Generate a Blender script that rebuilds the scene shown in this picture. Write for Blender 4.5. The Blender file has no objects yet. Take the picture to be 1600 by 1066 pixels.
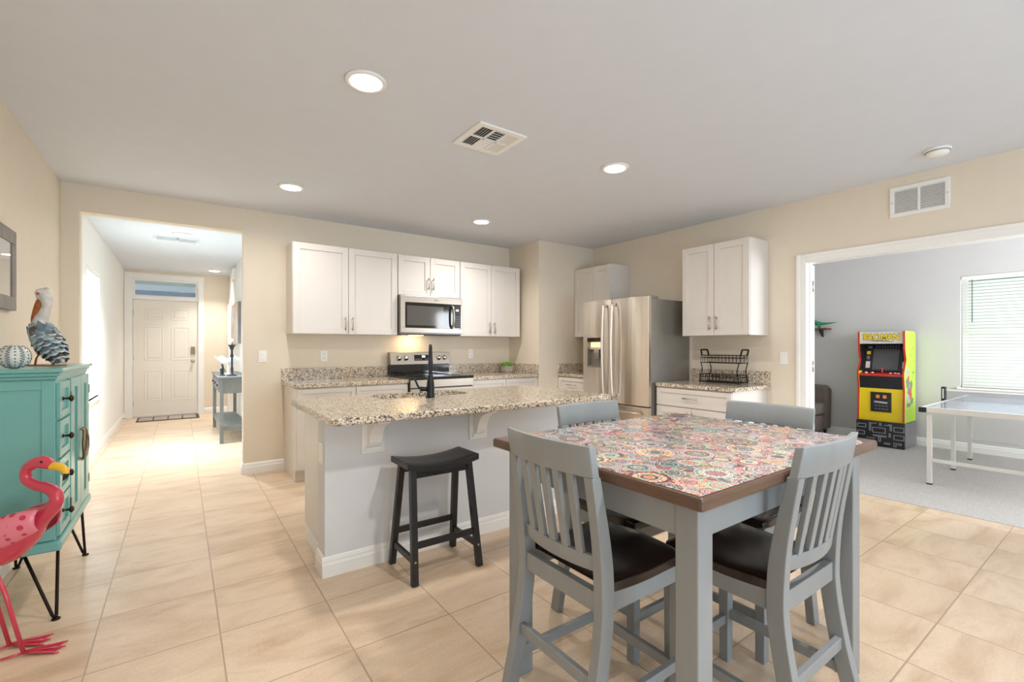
import bpy, bmesh, math, random
import numpy as np
from mathutils import Vector, Matrix
random.seed(7)
C = bpy.context.scene.collection
sc = bpy.context.scene
PI = math.pi

# ------------------------------------------------------------------ camera, world, daylight, exposure
CZ = 1.245
cam_d = bpy.data.cameras.new('camera'); cam = bpy.data.objects.new('camera', cam_d); C.objects.link(cam)
cam.location = (0, 0, CZ); cam.rotation_euler = (PI/2, 0, -math.radians(35.65))
cam_d.sensor_width = 36; cam_d.lens = 722/1600*36; cam_d.shift_y = 8.5/1600
cam_d.clip_start = 0.05; sc.camera = cam
sc.view_settings.view_transform = 'Standard'; sc.view_settings.look = 'None'
sc.view_settings.gamma = 1; sc.view_settings.use_curve_mapping = False
sc.view_settings.exposure = 0.0
sc.cycles.use_denoising = True
sc.cycles.max_bounces = 10; sc.cycles.diffuse_bounces = 6
sc.cycles.sample_clamp_indirect = 8

w = bpy.data.worlds.new('sky'); sc.world = w; w.use_nodes = True
w.node_tree.nodes['Background'].inputs[0].default_value = (0.86, 0.93, 1.0, 1)
w.node_tree.nodes['Background'].inputs[1].default_value = 1.6

def area(name, loc, rot, sx, sy, power, col, spread=180):
    l = bpy.data.lights.new(name, 'AREA'); l.shape = 'RECTANGLE'; l.size = sx; l.size_y = sy
    l.energy = power; l.color = col; l.spread = math.radians(spread)
    o = bpy.data.objects.new(name, l); C.objects.link(o); o.location = loc; o.rotation_euler = rot
    return o
# daylight coming in through the glass doors behind the camera, and through the two side windows
area('daylight_glass_doors', (1.9, -3.45, 0.95), (PI/2+0.62, 0, 0), 3.4, 1.8, 88, (0.56, 0.80, 1.0), 150)
area('daylight_side_window', (-0.95, -1.9, 1.4), (PI/2, 0, -PI/2), 1.3, 1.3, 10, (0.76, 0.89, 1.0))
area('daylight_game_window', (7.85, 0.83, 1.42), (PI/2, 0, PI/2), 1.05, 1.3, 11, (0.86, 0.94, 1.0))
area('daylight_game_side', (6.1, -2.1, 1.5), (PI/2, 0, 0), 1.8, 1.4, 165, (0.88, 0.94, 1.0))
area('daylight_hall_window', (-1.06, 6.93, 1.39), (PI/2+0.4, 0, -PI/2), 0.9, 1.35, 170, (0.76, 0.89, 1.0))

CEIL = 2.585
WARM = (0.95, 0.93, 0.89)

# ------------------------------------------------------------------ materials
def lin(c):
    return tuple(((x/255)/12.92 if x/255 <= 0.04045 else ((x/255+0.055)/1.055)**2.4) for x in c)
MATS = {}
def mat(name, col, rough=0.5, metal=0.0, var=0.0, scale=8.0, bump=0.0, bscale=60.0, stretch=(1,1,1), coat=0.0, spec=None, aniso=0.0):
    m = bpy.data.materials.new(name); m.use_nodes = True; nt = m.node_tree; N = nt.nodes; L = nt.links
    b = N['Principled BSDF']; c = lin(col)
    b.inputs['Roughness'].default_value = rough; b.inputs['Metallic'].default_value = metal
    if coat: b.inputs['Coat Weight'].default_value = coat; b.inputs['Coat Roughness'].default_value = 0.08
    if aniso:
        b.inputs['Anisotropic'].default_value = aniso
        tg = N.new('ShaderNodeTangent'); tg.direction_type = 'RADIAL'; tg.axis = 'Z'; L.new(tg.outputs[0], b.inputs['Tangent']); b.inputs['Anisotropic Rotation'].default_value = 0.25
    if spec is not None: b.inputs['Specular IOR Level'].default_value = spec
    tc = N.new('ShaderNodeTexCoord'); mp = N.new('ShaderNodeMapping'); L.new(tc.outputs['Object'], mp.inputs['Vector'])
    mp.inputs['Scale'].default_value = stretch
    nz = N.new('ShaderNodeTexNoise'); nz.inputs['Scale'].default_value = scale; nz.inputs['Detail'].default_value = 4
    L.new(mp.outputs[0], nz.inputs['Vector'])
    rp = N.new('ShaderNodeValToRGB'); L.new(nz.outputs['Fac'], rp.inputs['Fac'])
    rp.color_ramp.elements[0].position = 0.3; rp.color_ramp.elements[1].position = 0.7
    rp.color_ramp.elements[0].color = tuple(x*(1-var) for x in c)+(1,)
    rp.color_ramp.elements[1].color = tuple(min(1, x*(1+var)) for x in c)+(1,)
    L.new(rp.outputs[0], b.inputs['Base Color'])
    if bump:
        n2 = N.new('ShaderNodeTexNoise'); n2.inputs['Scale'].default_value = bscale; n2.inputs['Detail'].default_value = 3
        L.new(mp.outputs[0], n2.inputs['Vector'])
        bp = N.new('ShaderNodeBump'); bp.inputs['Strength'].default_value = bump; bp.inputs['Distance'].default_value = 0.004
        L.new(n2.outputs['Fac'], bp.inputs['Height']); L.new(bp.outputs[0], b.inputs['Normal'])
    MATS[name] = m
    return m
def emit(name, col, strength):
    m = bpy.data.materials.new(name); m.use_nodes = True; b = m.node_tree.nodes['Principled BSDF']
    b.inputs['Base Color'].default_value = lin(col)+(1,)
    b.inputs['Emission Color'].default_value = lin(col)+(1,); b.inputs['Emission Strength'].default_value = strength
    return m
def glass(name, col=(235, 243, 245), rough=0.0):
    # thin clear sheet: mostly see-through with a mirror-like reflection
    m = bpy.data.materials.new(name); m.use_nodes = True; nt = m.node_tree; N = nt.nodes; L = nt.links
    N.remove(N['Principled BSDF']); o = N['Material Output']
    t = N.new('ShaderNodeBsdfTransparent'); t.inputs[0].default_value = lin(col)+(1,)
    g = N.new('ShaderNodeBsdfGlossy'); g.inputs['Roughness'].default_value = rough
    fr = N.new('ShaderNodeFresnel'); gm = N.new('ShaderNodeNewGeometry'); ir = N.new('ShaderNodeMapRange'); ir.inputs['To Min'].default_value = 1.5; ir.inputs['To Max'].default_value = 1/1.5
    L.new(gm.outputs['Backfacing'], ir.inputs['Value']); L.new(ir.outputs[0], fr.inputs[0])
    mx = N.new('ShaderNodeMixShader'); L.new(fr.outputs[0], mx.inputs[0]); L.new(t.outputs[0], mx.inputs[1]); L.new(g.outputs[0], mx.inputs[2])
    L.new(mx.outputs[0], o.inputs[0])
    return m
def translucent(name, col, fac=0.45):
    m = bpy.data.materials.new(name); m.use_nodes = True; nt = m.node_tree; N = nt.nodes; L = nt.links
    b = N['Principled BSDF']; b.inputs['Base Color'].default_value = lin(col)+(1,); b.inputs['Roughness'].default_value = 0.5
    t = N.new('ShaderNodeBsdfTranslucent'); t.inputs[0].default_value = lin(col)+(1,)
    mx = N.new('ShaderNodeMixShader'); mx.inputs[0].default_value = fac
    L.new(b.outputs[0], mx.inputs[1]); L.new(t.outputs[0], mx.inputs[2]); L.new(mx.outputs[0], N['Material Output'].inputs[0])
    return m
def ramp(N, stops, mode='LINEAR'):
    r = N.new('ShaderNodeValToRGB'); cr = r.color_ramp; cr.interpolation = mode
    while len(cr.elements) < len(stops): cr.elements.new(0.5)
    for e, (p, c) in zip(cr.elements, stops): e.position = p; e.color = lin(c)+(1,)
    return r

def granite_mat():
    m = bpy.data.materials.new('granite'); m.use_nodes = True; nt = m.node_tree; N = nt.nodes; L = nt.links
    b = N['Principled BSDF']; b.inputs['Roughness'].default_value = 0.12
    g = N.new('ShaderNodeNewGeometry')
    v = N.new('ShaderNodeTexVoronoi'); v.inputs['Scale'].default_value = 135; L.new(g.outputs['Position'], v.inputs['Vector'])
    n1 = N.new('ShaderNodeTexNoise'); n1.inputs['Scale'].default_value = 20; n1.inputs['Detail'].default_value = 5; L.new(g.outputs['Position'], n1.inputs['Vector'])
    sp = N.new('ShaderNodeSeparateColor'); L.new(v.outputs['Color'], sp.inputs[0])
    r1 = ramp(N, [(0.0, (74, 68, 64)), (0.10, (112, 100, 90)), (0.20, (150, 136, 120)), (0.30, (200, 182, 158)), (0.55, (218, 201, 176)), (0.75, (230, 219, 202)), (0.93, (150, 142, 136))], 'CONSTANT')
    ad = N.new('ShaderNodeMath'); ad.operation = 'ADD'; L.new(sp.outputs[0], ad.inputs[0])
    mr = N.new('ShaderNodeMapRange'); mr.inputs['From Min'].default_value = 0.3; mr.inputs['From Max'].default_value = 0.7; mr.inputs['To Min'].default_value = -0.10; mr.inputs['To Max'].default_value = 0.12
    L.new(n1.outputs['Fac'], mr.inputs['Value']); L.new(mr.outputs[0], ad.inputs[1])
    L.new(ad.outputs[0], r1.inputs['Fac'])
    n2 = N.new('ShaderNodeTexNoise'); n2.inputs['Scale'].default_value = 260; L.new(g.outputs['Position'], n2.inputs['Vector'])
    mx = N.new('ShaderNodeMix'); mx.data_type = 'RGBA'; mx.blend_type = 'OVERLAY'; mx.inputs[0].default_value = 0.35
    L.new(r1.outputs[0], mx.inputs[6]); L.new(n2.outputs['Fac'], mx.inputs[7]); L.new(mx.outputs[2], b.inputs['Base Color'])
    return m

def tile_mat():
    m = bpy.data.materials.new('floor_tile'); m.use_nodes = True; nt = m.node_tree; N = nt.nodes; L = nt.links
    b = N['Principled BSDF']; b.inputs['Roughness'].default_value = 0.33
    g = N.new('ShaderNodeNewGeometry'); mp = N.new('ShaderNodeMapping'); L.new(g.outputs['Position'], mp.inputs['Vector'])
    mp.inputs['Location'].default_value = (-0.14+0.4375*20, -0.575+0.4475*20, 0)
    br = N.new('ShaderNodeTexBrick'); br.offset = 0; br.squash = 1
    br.inputs['Scale'].default_value = 1; br.inputs['Brick Width'].default_value = 0.4375; br.inputs['Row Height'].default_value = 0.4475
    br.inputs['Mortar Size'].default_value = 0.0034; br.inputs['Mortar Smooth'].default_value = 0.2; br.inputs['Bias'].default_value = 0
    br.inputs['Color1'].default_value = (0.25, 0.25, 0.25, 1); br.inputs['Color2'].default_value = (0.75, 0.75, 0.75, 1)
    L.new(mp.outputs[0], br.inputs['Vector'])
    # diagonal veins, seed shifted per tile
    m2 = N.new('ShaderNodeMapping'); m2.inputs['Rotation'].default_value = (0, 0, 0.75); m2.inputs['Scale'].default_value = (1.1, 3.2, 1)
    L.new(g.outputs['Position'], m2.inputs['Vector'])
    sh = N.new('ShaderNodeVectorMath'); sh.operation = 'ADD'; L.new(m2.outputs[0], sh.inputs[0])
    sc_ = N.new('ShaderNodeVectorMath'); sc_.operation = 'SCALE'; sc_.inputs['Scale'].default_value = 7.0; L.new(br.outputs['Color'], sc_.inputs[0]); L.new(sc_.outputs[0], sh.inputs[1])
    nz = N.new('ShaderNodeTexNoise'); nz.inputs['Scale'].default_value = 1.7; nz.inputs['Detail'].default_value = 6; nz.inputs['Roughness'].default_value = 0.6; nz.inputs['Distortion'].default_value = 0.6
    L.new(sh.outputs[0], nz.inputs['Vector'])
    rp = ramp(N, [(0.30, (198, 168, 138)), (0.44, (214, 187, 158)), (0.58, (224, 200, 173)), (0.72, (208, 181, 152))])
    L.new(nz.outputs['Fac'], rp.inputs['Fac'])
    fn = N.new('ShaderNodeTexNoise'); fn.inputs['Scale'].default_value = 90; fn.inputs['Detail'].default_value = 3; L.new(g.outputs['Position'], fn.inputs['Vector'])
    ov = N.new('ShaderNodeMix'); ov.data_type = 'RGBA'; ov.blend_type = 'OVERLAY'; ov.inputs[0].default_value = 0.18
    L.new(rp.outputs[0], ov.inputs[6]); L.new(fn.outputs['Fac'], ov.inputs[7])
    mx = N.new('ShaderNodeMix'); mx.data_type = 'RGBA'; L.new(br.outputs['Fac'], mx.inputs[0]); L.new(ov.outputs[2], mx.inputs[6]); mx.inputs[7].default_value = lin((182, 156, 130))+(1,)
    L.new(mx.outputs[2], b.inputs['Base Color'])
    bp = N.new('ShaderNodeBump'); bp.invert = True; bp.inputs['Strength'].default_value = 0.5; bp.inputs['Distance'].default_value = 0.002
    L.new(br.outputs['Fac'], bp.inputs['Height']); L.new(bp.outputs[0], b.inputs['Normal'])
    return m

def attr_mat(name, rough=0.25, coat=0.0):
    m = bpy.data.materials.new(name); m.use_nodes = True; nt = m.node_tree; N = nt.nodes; L = nt.links
    b = N['Principled BSDF']; b.inputs['Roughness'].default_value = rough
    if coat: b.inputs['Coat Weight'].default_value = coat; b.inputs['Coat Roughness'].default_value = 0.05
    a = N.new('ShaderNodeAttribute'); a.attribute_name = 'pattern'; L.new(a.outputs['Color'], b.inputs['Base Color'])
    return m

def spots_mat(name, base, spot, scale, size, rough=0.25):
    m = bpy.data.materials.new(name); m.use_nodes = True; nt = m.node_tree; N = nt.nodes; L = nt.links
    b = N['Principled BSDF']; b.inputs['Roughness'].default_value = rough
    tc = N.new('ShaderNodeTexCoord'); v = N.new('ShaderNodeTexVoronoi'); v.inputs['Scale'].default_value = scale; v.inputs['Randomness'].default_value = 0.45
    L.new(tc.outputs['Object'], v.inputs['Vector'])
    r = ramp(N, [(size-0.04, spot), (size+0.04, base)]); L.new(v.outputs['Distance'], r.inputs['Fac']); L.new(r.outputs[0], b.inputs['Base Color'])
    return m

M = dict(
 wall=mat('wall_paint_beige', (226, 214, 196), 0.75, var=0.012, bump=0.05, bscale=220),
 ceiling=mat('ceiling_paint', (214, 218, 225), 0.85, var=0.012, bump=0.10, bscale=160),
 hallwall=mat('hall_paint', (234, 231, 226), 0.75, var=0.01, bump=0.05, bscale=220),
 gamewall=mat('wall_paint_grey', (207, 204, 202), 0.8, var=0.012, bump=0.05, bscale=220),
 trim=mat('trim_paint', (238, 236, 232), 0.35, var=0.01),
 cab=mat('cabinet_paint', (219, 212, 205), 0.35, var=0.008),
 island=mat('island_paint', (218, 218, 219), 0.7, var=0.012, bump=0.05, bscale=200),
 granite=granite_mat(), tile=tile_mat(),
 carpet=mat('carpet_pile', (190, 184, 178), 0.95, var=0.22, scale=140, bump=0.9, bscale=260),
 steel=mat('brushed_steel', (222, 213, 202), 0.28, 1.0, var=0.05, scale=6, stretch=(60, 60, 0.5), aniso=0.8),
 fridge_side=mat('fridge_side_grey', (138, 132, 124), 0.3, 0.35, var=0.04, scale=5),
 steel2=mat('appliance_steel', (166, 157, 146), 0.33, 1.0, var=0.05, scale=6, stretch=(0.5, 60, 60)),
 nickel=mat('satin_nickel', (190, 180, 168), 0.3, 1.0, var=0.03),
 satin=mat('pale_satin_metal', (226, 218, 208), 0.42, 1.0, var=0.02),
 chrome=mat('chrome', (215, 213, 210), 0.12, 1.0, var=0.02),
 blackglass=mat('black_glass', (22, 21, 21), 0.06, var=0.05),
 mwglass=mat('smoked_glass', (84, 80, 76), 0.08, var=0.05),
 black=mat('black_plastic', (26, 26, 27), 0.4, var=0.1),
 faucet=mat('matte_black_metal', (40, 42, 46), 0.32, 0.6, var=0.1),
 stool=mat('black_stained_wood', (33, 31, 31), 0.35, var=0.15, scale=10, stretch=(1, 1, 0.2)),
 grey=mat('grey_painted_wood', (139, 142, 143), 0.38, var=0.05, scale=14, stretch=(1, 1, 0.25)),
 seat=mat('espresso_wood', (40, 28, 24), 0.22, var=0.28, scale=9, stretch=(1, 4, 4)),
 topwood=mat('brown_wood_edge', (94, 70, 55), 0.3, var=0.15, scale=12, stretch=(1, 1, 4)),
 pattern=attr_mat('medallion_print', 0.2, 0.1),
 teal=mat('teal_paint', (106, 166, 158), 0.30, var=0.05, scale=4, coat=0.25),
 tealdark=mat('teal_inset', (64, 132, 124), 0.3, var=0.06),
 bronze=mat('dark_bronze', (70, 54, 38), 0.35, 0.85, var=0.15),
 hairpin=mat('black_iron', (36, 27, 22), 0.45, 0.7, var=0.1),
 antique=mat('antique_pewter', (140, 124, 100), 0.35, 0.9, var=0.2, scale=30),
 pink=mat('flamingo_pink', (198, 56, 78), 0.22, var=0.10, scale=6, coat=0.4),
 pinkspot=spots_mat('flamingo_spotted', (222, 122, 136), (190, 50, 74), 26, 0.30),
 yellow=mat('beak_yellow', (228, 178, 40), 0.3, var=0.08),
 pelwhite=mat('weathered_white', (206, 198, 190), 0.6, var=0.15, scale=40),
 pelbill=mat('rusty_orange', (176, 96, 46), 0.5, var=0.25, scale=40),
 fe1=mat('feather_slate', (110, 126, 134), 0.45, 0.3, var=0.25, scale=30),
 fe2=mat('feather_pale', (150, 166, 172), 0.45, 0.3, var=0.2, scale=30),
 fe3=mat('feather_brown', (98, 86, 76), 0.5, 0.3, var=0.25, scale=30),
 fetip=mat('feather_tip', (186, 194, 196), 0.5, 0.2, var=0.15, scale=40),
 framewood=mat('weathered_frame', (122, 112, 104), 0.5, var=0.25, scale=30, stretch=(1, 1, 0.15)),
 matboard=mat('mat_board', (242, 236, 226), 0.6, var=0.02),
 white=mat('white_plastic', (238, 236, 232), 0.4, var=0.01),
 slotgrey=mat('slot_grey', (120, 118, 116), 0.6, var=0.05),
 ductdark=mat('duct_shadow_grey', (70, 70, 72), 0.8, var=0.05),
 wood=mat('shelf_wood', (96, 52, 34), 0.4, var=0.2),
 green=mat('toy_green', (40, 132, 88), 0.4, var=0.2, scale=30),
 greybrown=mat('taupe_upholstery', (112, 100, 92), 0.85, var=0.12, scale=60, bump=0.3, bscale=300),
 lime=mat('lime_green_panel', (186, 226, 62), 0.35, var=0.03),
 acyellow=mat('arcade_yellow', (236, 204, 22), 0.35, var=0.02),
 acred=mat('red_edge_trim', (200, 46, 38), 0.35, var=0.05),
 acblack=mat('arcade_black', (30, 30, 34), 0.35, var=0.08),
 marquee=mat('marquee_white', (214, 206, 196), 0.4, var=0.06, scale=20),
 screen=mat('screen_glass', (92, 92, 94), 0.12, var=0.02),
 mazeline=mat('maze_line_grey', (176, 180, 186), 0.4, var=0.04),
 riserside=mat('riser_grey', (136, 136, 138), 0.35, 0.3, var=0.18, scale=30),
 orange=mat('coin_orange', (232, 140, 60), 0.4, var=0.05),
 pptop=mat('ping_pong_top', (176, 180, 194), 0.10, var=0.03),
 ppalu=mat('aluminium_frame', (216, 214, 210), 0.35, 0.25, var=0.03),
 cgrey=mat('console_grey', (112, 114, 112), 0.5, var=0.08, scale=20),
 ornament=spots_mat('carved_ornament', (70, 68, 70), (206, 206, 206), 34, 0.32, 0.5),
 matblack=mat('doormat_charcoal', (76, 72, 70), 0.95, var=0.3, scale=120),
 matpale=mat('doormat_pale', (166, 156, 146), 0.95, var=0.25, scale=120),
 candle=mat('grey_candle', (176, 172, 168), 0.5, var=0.03),
 figurine=mat('pewter_figurine', (52, 55, 58), 0.3, 0.8, var=0.3, scale=60),
 succ=mat('succulent_green', (104, 150, 48), 0.45, var=0.3, scale=30),
 pot=mat('concrete_pot', (172, 160, 148), 0.8, var=0.12, scale=40, stretch=(1, 1, 4)),
 soil=mat('potting_soil', (52, 42, 34), 0.95, var=0.3, scale=80),
 doorpaint=mat('door_paint', (232, 226, 216), 0.4, var=0.008),
 porch=mat('porch_paint_slate', (150, 156, 172), 0.7, var=0.03),
 outgreen=mat('outside_green', (120, 140, 100), 0.9, var=0.3, scale=5),
 lampglow=emit('lamp_glow', (255, 244, 226), 14),
 underglow=emit('hood_lamp_glow', (255, 214, 150), 8),
 display=emit('display_glow', (225, 240, 255), 1.6),
 dispglow=emit('dispenser_glow', (255, 226, 170), 1.1),
 glass=glass('clear_glass'), picglass=glass('picture_glass', (252, 252, 252), 0.02), netglass=glass('net_mesh', (232, 233, 235), 0.5), bowlglass=glass('white_glass', (240, 240, 242), 0.1),
 blind=translucent('blind_slat', (246, 245, 240), 0.5),
 art=None,
)
def art_mat():
    m = bpy.data.materials.new('abstract_canvas'); m.use_nodes = True; nt = m.node_tree; N = nt.nodes; L = nt.links
    b = N['Principled BSDF']; b.inputs['Roughness'].default_value = 0.7
    tc = N.new('ShaderNodeTexCoord'); n = N.new('ShaderNodeTexNoise'); n.inputs['Scale'].default_value = 3.2; n.inputs['Detail'].default_value = 4
    L.new(tc.outputs['Object'], n.inputs['Vector'])
    r = ramp(N, [(0.32, (196, 196, 192)), (0.47, (226, 222, 214)), (0.56, (226, 166, 138)), (0.64, (206, 200, 190)), (0.75, (120, 124, 128))])
    L.new(n.outputs['Fac'], r.inputs['Fac']); L.new(r.outputs[0], b.inputs['Base Color']); return m
M['art'] = art_mat()

# ------------------------------------------------------------------ mesh helpers
class MB:
    def __init__(s): s.v = []; s.f = []; s.mi = []; s.sm = []
    def add(s, vs, fs, m=0, smooth=False, T=None):
        o = len(s.v)
        for v in vs:
            v = Vector(v)
            s.v.append(T @ v if T is not None else v)
        for f in fs: s.f.append([i+o for i in f]); s.mi.append(m); s.sm.append(smooth)
    def box(s, a, b, m=0, T=None):
        x0, x1 = sorted((a[0], b[0])); y0, y1 = sorted((a[1], b[1])); z0, z1 = sorted((a[2], b[2]))
        s.add([(x0,y0,z0),(x1,y0,z0),(x1,y1,z0),(x0,y1,z0),(x0,y0,z1),(x1,y0,z1),(x1,y1,z1),(x0,y1,z1)],
              [(0,3,2,1),(4,5,6,7),(0,1,5,4),(1,2,6,5),(2,3,7,6),(3,0,4,7)], m, False, T); return s
    def bar(s, p, q, w, h, up=(0,0,1), m=0, w2=None, h2=None):
        p = Vector(p); q = Vector(q); d = (q-p).normalized(); up = Vector(up)
        if abs(d.dot(up)) > 0.98: up = Vector((0,1,0))
        a = d.cross(up).normalized(); b = a.cross(d).normalized(); w2 = w if w2 is None else w2; h2 = h if h2 is None else h2
        vs = [p+a*(i*w/2)+b*(j*h/2) for i, j in ((-1,-1),(1,-1),(1,1),(-1,1))]+[q+a*(i*w2/2)+b*(j*h2/2) for i, j in ((-1,-1),(1,-1),(1,1),(-1,1))]
        s.add(vs, [(0,3,2,1),(4,5,6,7),(0,1,5,4),(1,2,6,5),(2,3,7,6),(3,0,4,7)], m); return s
    def tube(s, path, r, seg=10, closed=False, m=0, flat=1.0):
        P = [Vector(p) for p in path]; n = len(P); R = r if isinstance(r, (list, tuple)) else [r]*n
        vs = []; prev = None
        for i in range(n):
            if closed: d = (P[(i+1) % n]-P[i-1]).normalized()
            else: d = (P[min(i+1, n-1)]-P[max(i-1, 0)]).normalized()
            if prev is None:
                u = Vector((0,0,1)) if abs(d.z) < 0.9 else Vector((0,1,0))
                a = d.cross(u).normalized()
            else:
                a = (prev-d*prev.dot(d)).normalized()
            prev = a; b = d.cross(a)
            for k in range(seg):
                t = 2*PI*k/seg; vs.append(P[i]+(a*math.cos(t)*flat+b*math.sin(t))*R[i])
        fs = []
        for i in range(n if closed else n-1):
            j = (i+1) % n
            for k in range(seg):
                l = (k+1) % seg; fs.append((i*seg+k, i*seg+l, j*seg+l, j*seg+k))
        s.add(vs, fs, m, True)
        if not closed:
            o = len(s.v)-len(vs)
            for base in (0, (n-1)*seg): s.f.append([o+base+k for k in range(seg)]); s.mi.append(m); s.sm.append(False)
        return s
    def lathe(s, prof, c=(0,0,0), seg=28, m=0, T=None, closed=False):
        vs = []; fs = []; n = len(prof); c = Vector(c)
        for r, z in prof:
            for k in range(seg): t = 2*PI*k/seg; vs.append((r*math.cos(t), r*math.sin(t), z))
        for i in range(n-1):
            for k in range(seg): l = (k+1) % seg; fs.append((i*seg+k, i*seg+l, (i+1)*seg+l, (i+1)*seg+k))
        TT = Matrix.Translation(c) @ (T if T is not None else Matrix.Identity(4))
        s.add(vs, fs, m, True, TT); o = len(s.v)-len(vs)
        for base in (0, (n-1)*seg): s.f.append([o+base+k for k in range(seg)]); s.mi.append(m); s.sm.append(False)
        return s
    def prism(s, poly, axis, lo, hi, m=0, T=None):
        def mk(p, t): return {'x': (t, p[0], p[1]), 'y': (p[0], t, p[1]), 'z': (p[0], p[1], t)}[axis]
        n = len(poly); vs = [mk(p, lo) for p in poly]+[mk(p, hi) for p in poly]
        fs = [list(range(n)), list(range(n, 2*n))]+[(i, (i+1) % n, n+(i+1) % n, n+i) for i in range(n)]
        s.add(vs, fs, m, False, T); return s
    def ell(s, c, r, seg=20, rings=12, m=0, R=None):
        vs = []; fs = []
        for i in range(1, rings):
            a = PI*i/rings
            for k in range(seg): t = 2*PI*k/seg; vs.append((r[0]*math.sin(a)*math.cos(t), r[1]*math.sin(a)*math.sin(t), r[2]*math.cos(a)))
        for i in range(rings-2):
            for k in range(seg): l = (k+1) % seg; fs.append((i*seg+k, i*seg+l, (i+1)*seg+l, (i+1)*seg+k))
        n = len(vs); vs += [(0,0,r[2]), (0,0,-r[2])]
        for k in range(seg): l = (k+1) % seg; fs.append((k, l, n)); fs.append(((rings-2)*seg+k, (rings-2)*seg+l, n+1))
        s.add(vs, fs, m, True, Matrix.Translation(Vector(c)) @ (R if R is not None else Matrix.Identity(4))); return s
    def slab_grid(s, fn, nu, nv, th, m=0, smooth=True):
        # closed sheet: fn(u,v)->(point, normal) thickened by th
        top = []; bot = []
        for i in range(nu+1):
            for j in range(nv+1):
                p, n = fn(i/nu, j/nv); p = Vector(p); n = Vector(n).normalized(); top.append(p+n*th/2); bot.append(p-n*th/2)
        W = nv+1; Nn = len(top); fs = []
        for i in range(nu):
            for j in range(nv):
                a = i*W+j; fs.append((a, a+1, a+W+1, a+W)); fs.append((Nn+a, Nn+a+W, Nn+a+W+1, Nn+a+1))
        s.add(top+bot, fs, m, smooth); o = len(s.v)-2*Nn; side = []
        for i in range(nu):
            for j in (0, nv): a = i*W+j; side.append((a, a+W, Nn+a+W, Nn+a))
        for j in range(nv):
            for i in (0, nu): a = i*W+j; side.append((a, a+1, Nn+a+1, Nn+a))
        for f in side: s.f.append([o+x for x in f]); s.mi.append(m); s.sm.append(False)
        return s
    def mesh(s, name, mats, off=(0,0,0), bev=0.0):
        me = bpy.data.meshes.new(name); off = Vector(off)
        me.from_pydata([tuple(v-off) for v in s.v], [], s.f)
        for m in (mats if isinstance(mats, (list, tuple)) else [mats]): me.materials.append(m)
        me.polygons.foreach_set('material_index', s.mi); me.polygons.foreach_set('use_smooth', s.sm)
        bm = bmesh.new(); bm.from_mesh(me); bmesh.ops.recalc_face_normals(bm, faces=bm.faces); bm.to_mesh(me); bm.free()
        me.update(); return me

OFF = {}
def rootof(o):
    while o.parent: o = o.parent
    return o
def bevel(o, w):
    if w:
        b = o.modifiers.new('bevel', 'BEVEL'); b.width = w; b.segments = 2; b.limit_method = 'ANGLE'; b.angle_limit = math.radians(40)
def part(mb, name, mats, parent, bev=0.0, label=None):
    off = OFF.get(rootof(parent).name, (0,0,0))
    o = bpy.data.objects.new(name, mb.mesh(name, mats, off)); C.objects.link(o); o.parent = parent; bevel(o, bev)
    if label: o['label'] = label
    return o
def thing(name, label, cat, loc=(0,0,0), rz=0.0, group=None, local=False):
    o = bpy.data.objects.new(name, None); C.objects.link(o); o.empty_display_size = 0.1
    o.location = loc; o.rotation_euler = (0,0,rz); o['label'] = label; o['category'] = cat
    if group: o['group'] = group
    OFF[o.name] = (0,0,0) if local else tuple(loc)
    return o
def solo(mb, name, mats, label, cat, loc=(0,0,0), bev=0.0, group=None):
    o = bpy.data.objects.new(name, mb.mesh(name, mats, loc)); C.objects.link(o); o.location = loc; bevel(o, bev)
    o['label'] = label; o['category'] = cat; OFF[o.name] = tuple(loc)
    if group: o['group'] = group
    return o
def struct(mb, name, mats, label=None, cat=None, bev=0.0, parent=None):
    o = bpy.data.objects.new(name, mb.mesh(name, mats)); C.objects.link(o); bevel(o, bev)
    if parent: o.parent = parent
    else:
        o['kind'] = 'structure'; OFF[o.name] = (0,0,0)
        if label: o['label'] = label
        if cat: o['category'] = cat
    return o
def dup(root, loc, rz, label, group=None):
    r = root.copy(); C.objects.link(r); r.location = loc; r.rotation_euler = (0,0,rz); r['label'] = label
    for ch in list(root.children):
        c = ch.copy(); C.objects.link(c); c.parent = r
        for g in list(ch.children):
            d = g.copy(); C.objects.link(d); d.parent = c
    return r
def text_part(s, name, m, parent, size, loc, rot, extrude=0.002, off=0.0, sx=1.0):
    cu = bpy.data.curves.new(name, 'FONT'); cu.body = s; cu.size = size; cu.extrude = extrude; cu.offset = off
    cu.align_x = 'CENTER'; cu.align_y = 'CENTER'
    t = bpy.data.objects.new(name, cu); C.objects.link(t)
    bpy.context.view_layer.update()
    me = bpy.data.meshes.new_from_object(t.evaluated_get(bpy.context.evaluated_depsgraph_get()))
    bpy.data.objects.remove(t); me.materials.clear(); me.materials.append(m)
    o = bpy.data.objects.new(name, me); C.objects.link(o); o.parent = parent
    o.location = Vector(loc)-Vector(OFF.get(rootof(parent).name, (0,0,0))); o.rotation_euler = rot; o.scale = (sx, 1, 1)
    return o
def smoothpath(pts, n=8):
    P = [Vector(p) for p in pts]; out = []
    for i in range(len(P)-1):
        p0 = P[max(i-1, 0)]; p1 = P[i]; p2 = P[i+1]; p3 = P[min(i+2, len(P)-1)]
        for k in range(n):
            t = k/n; out.append(0.5*((2*p1)+(p2-p0)*t+(2*p0-5*p1+4*p2-p3)*t*t+(3*p1-p0-3*p2+p3)*t**3))
    out.append(P[-1]); return out
def smoothvals(vals, n=8):
    return [v.x for v in smoothpath([(v, 0, 0) for v in vals], n)]

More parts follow.
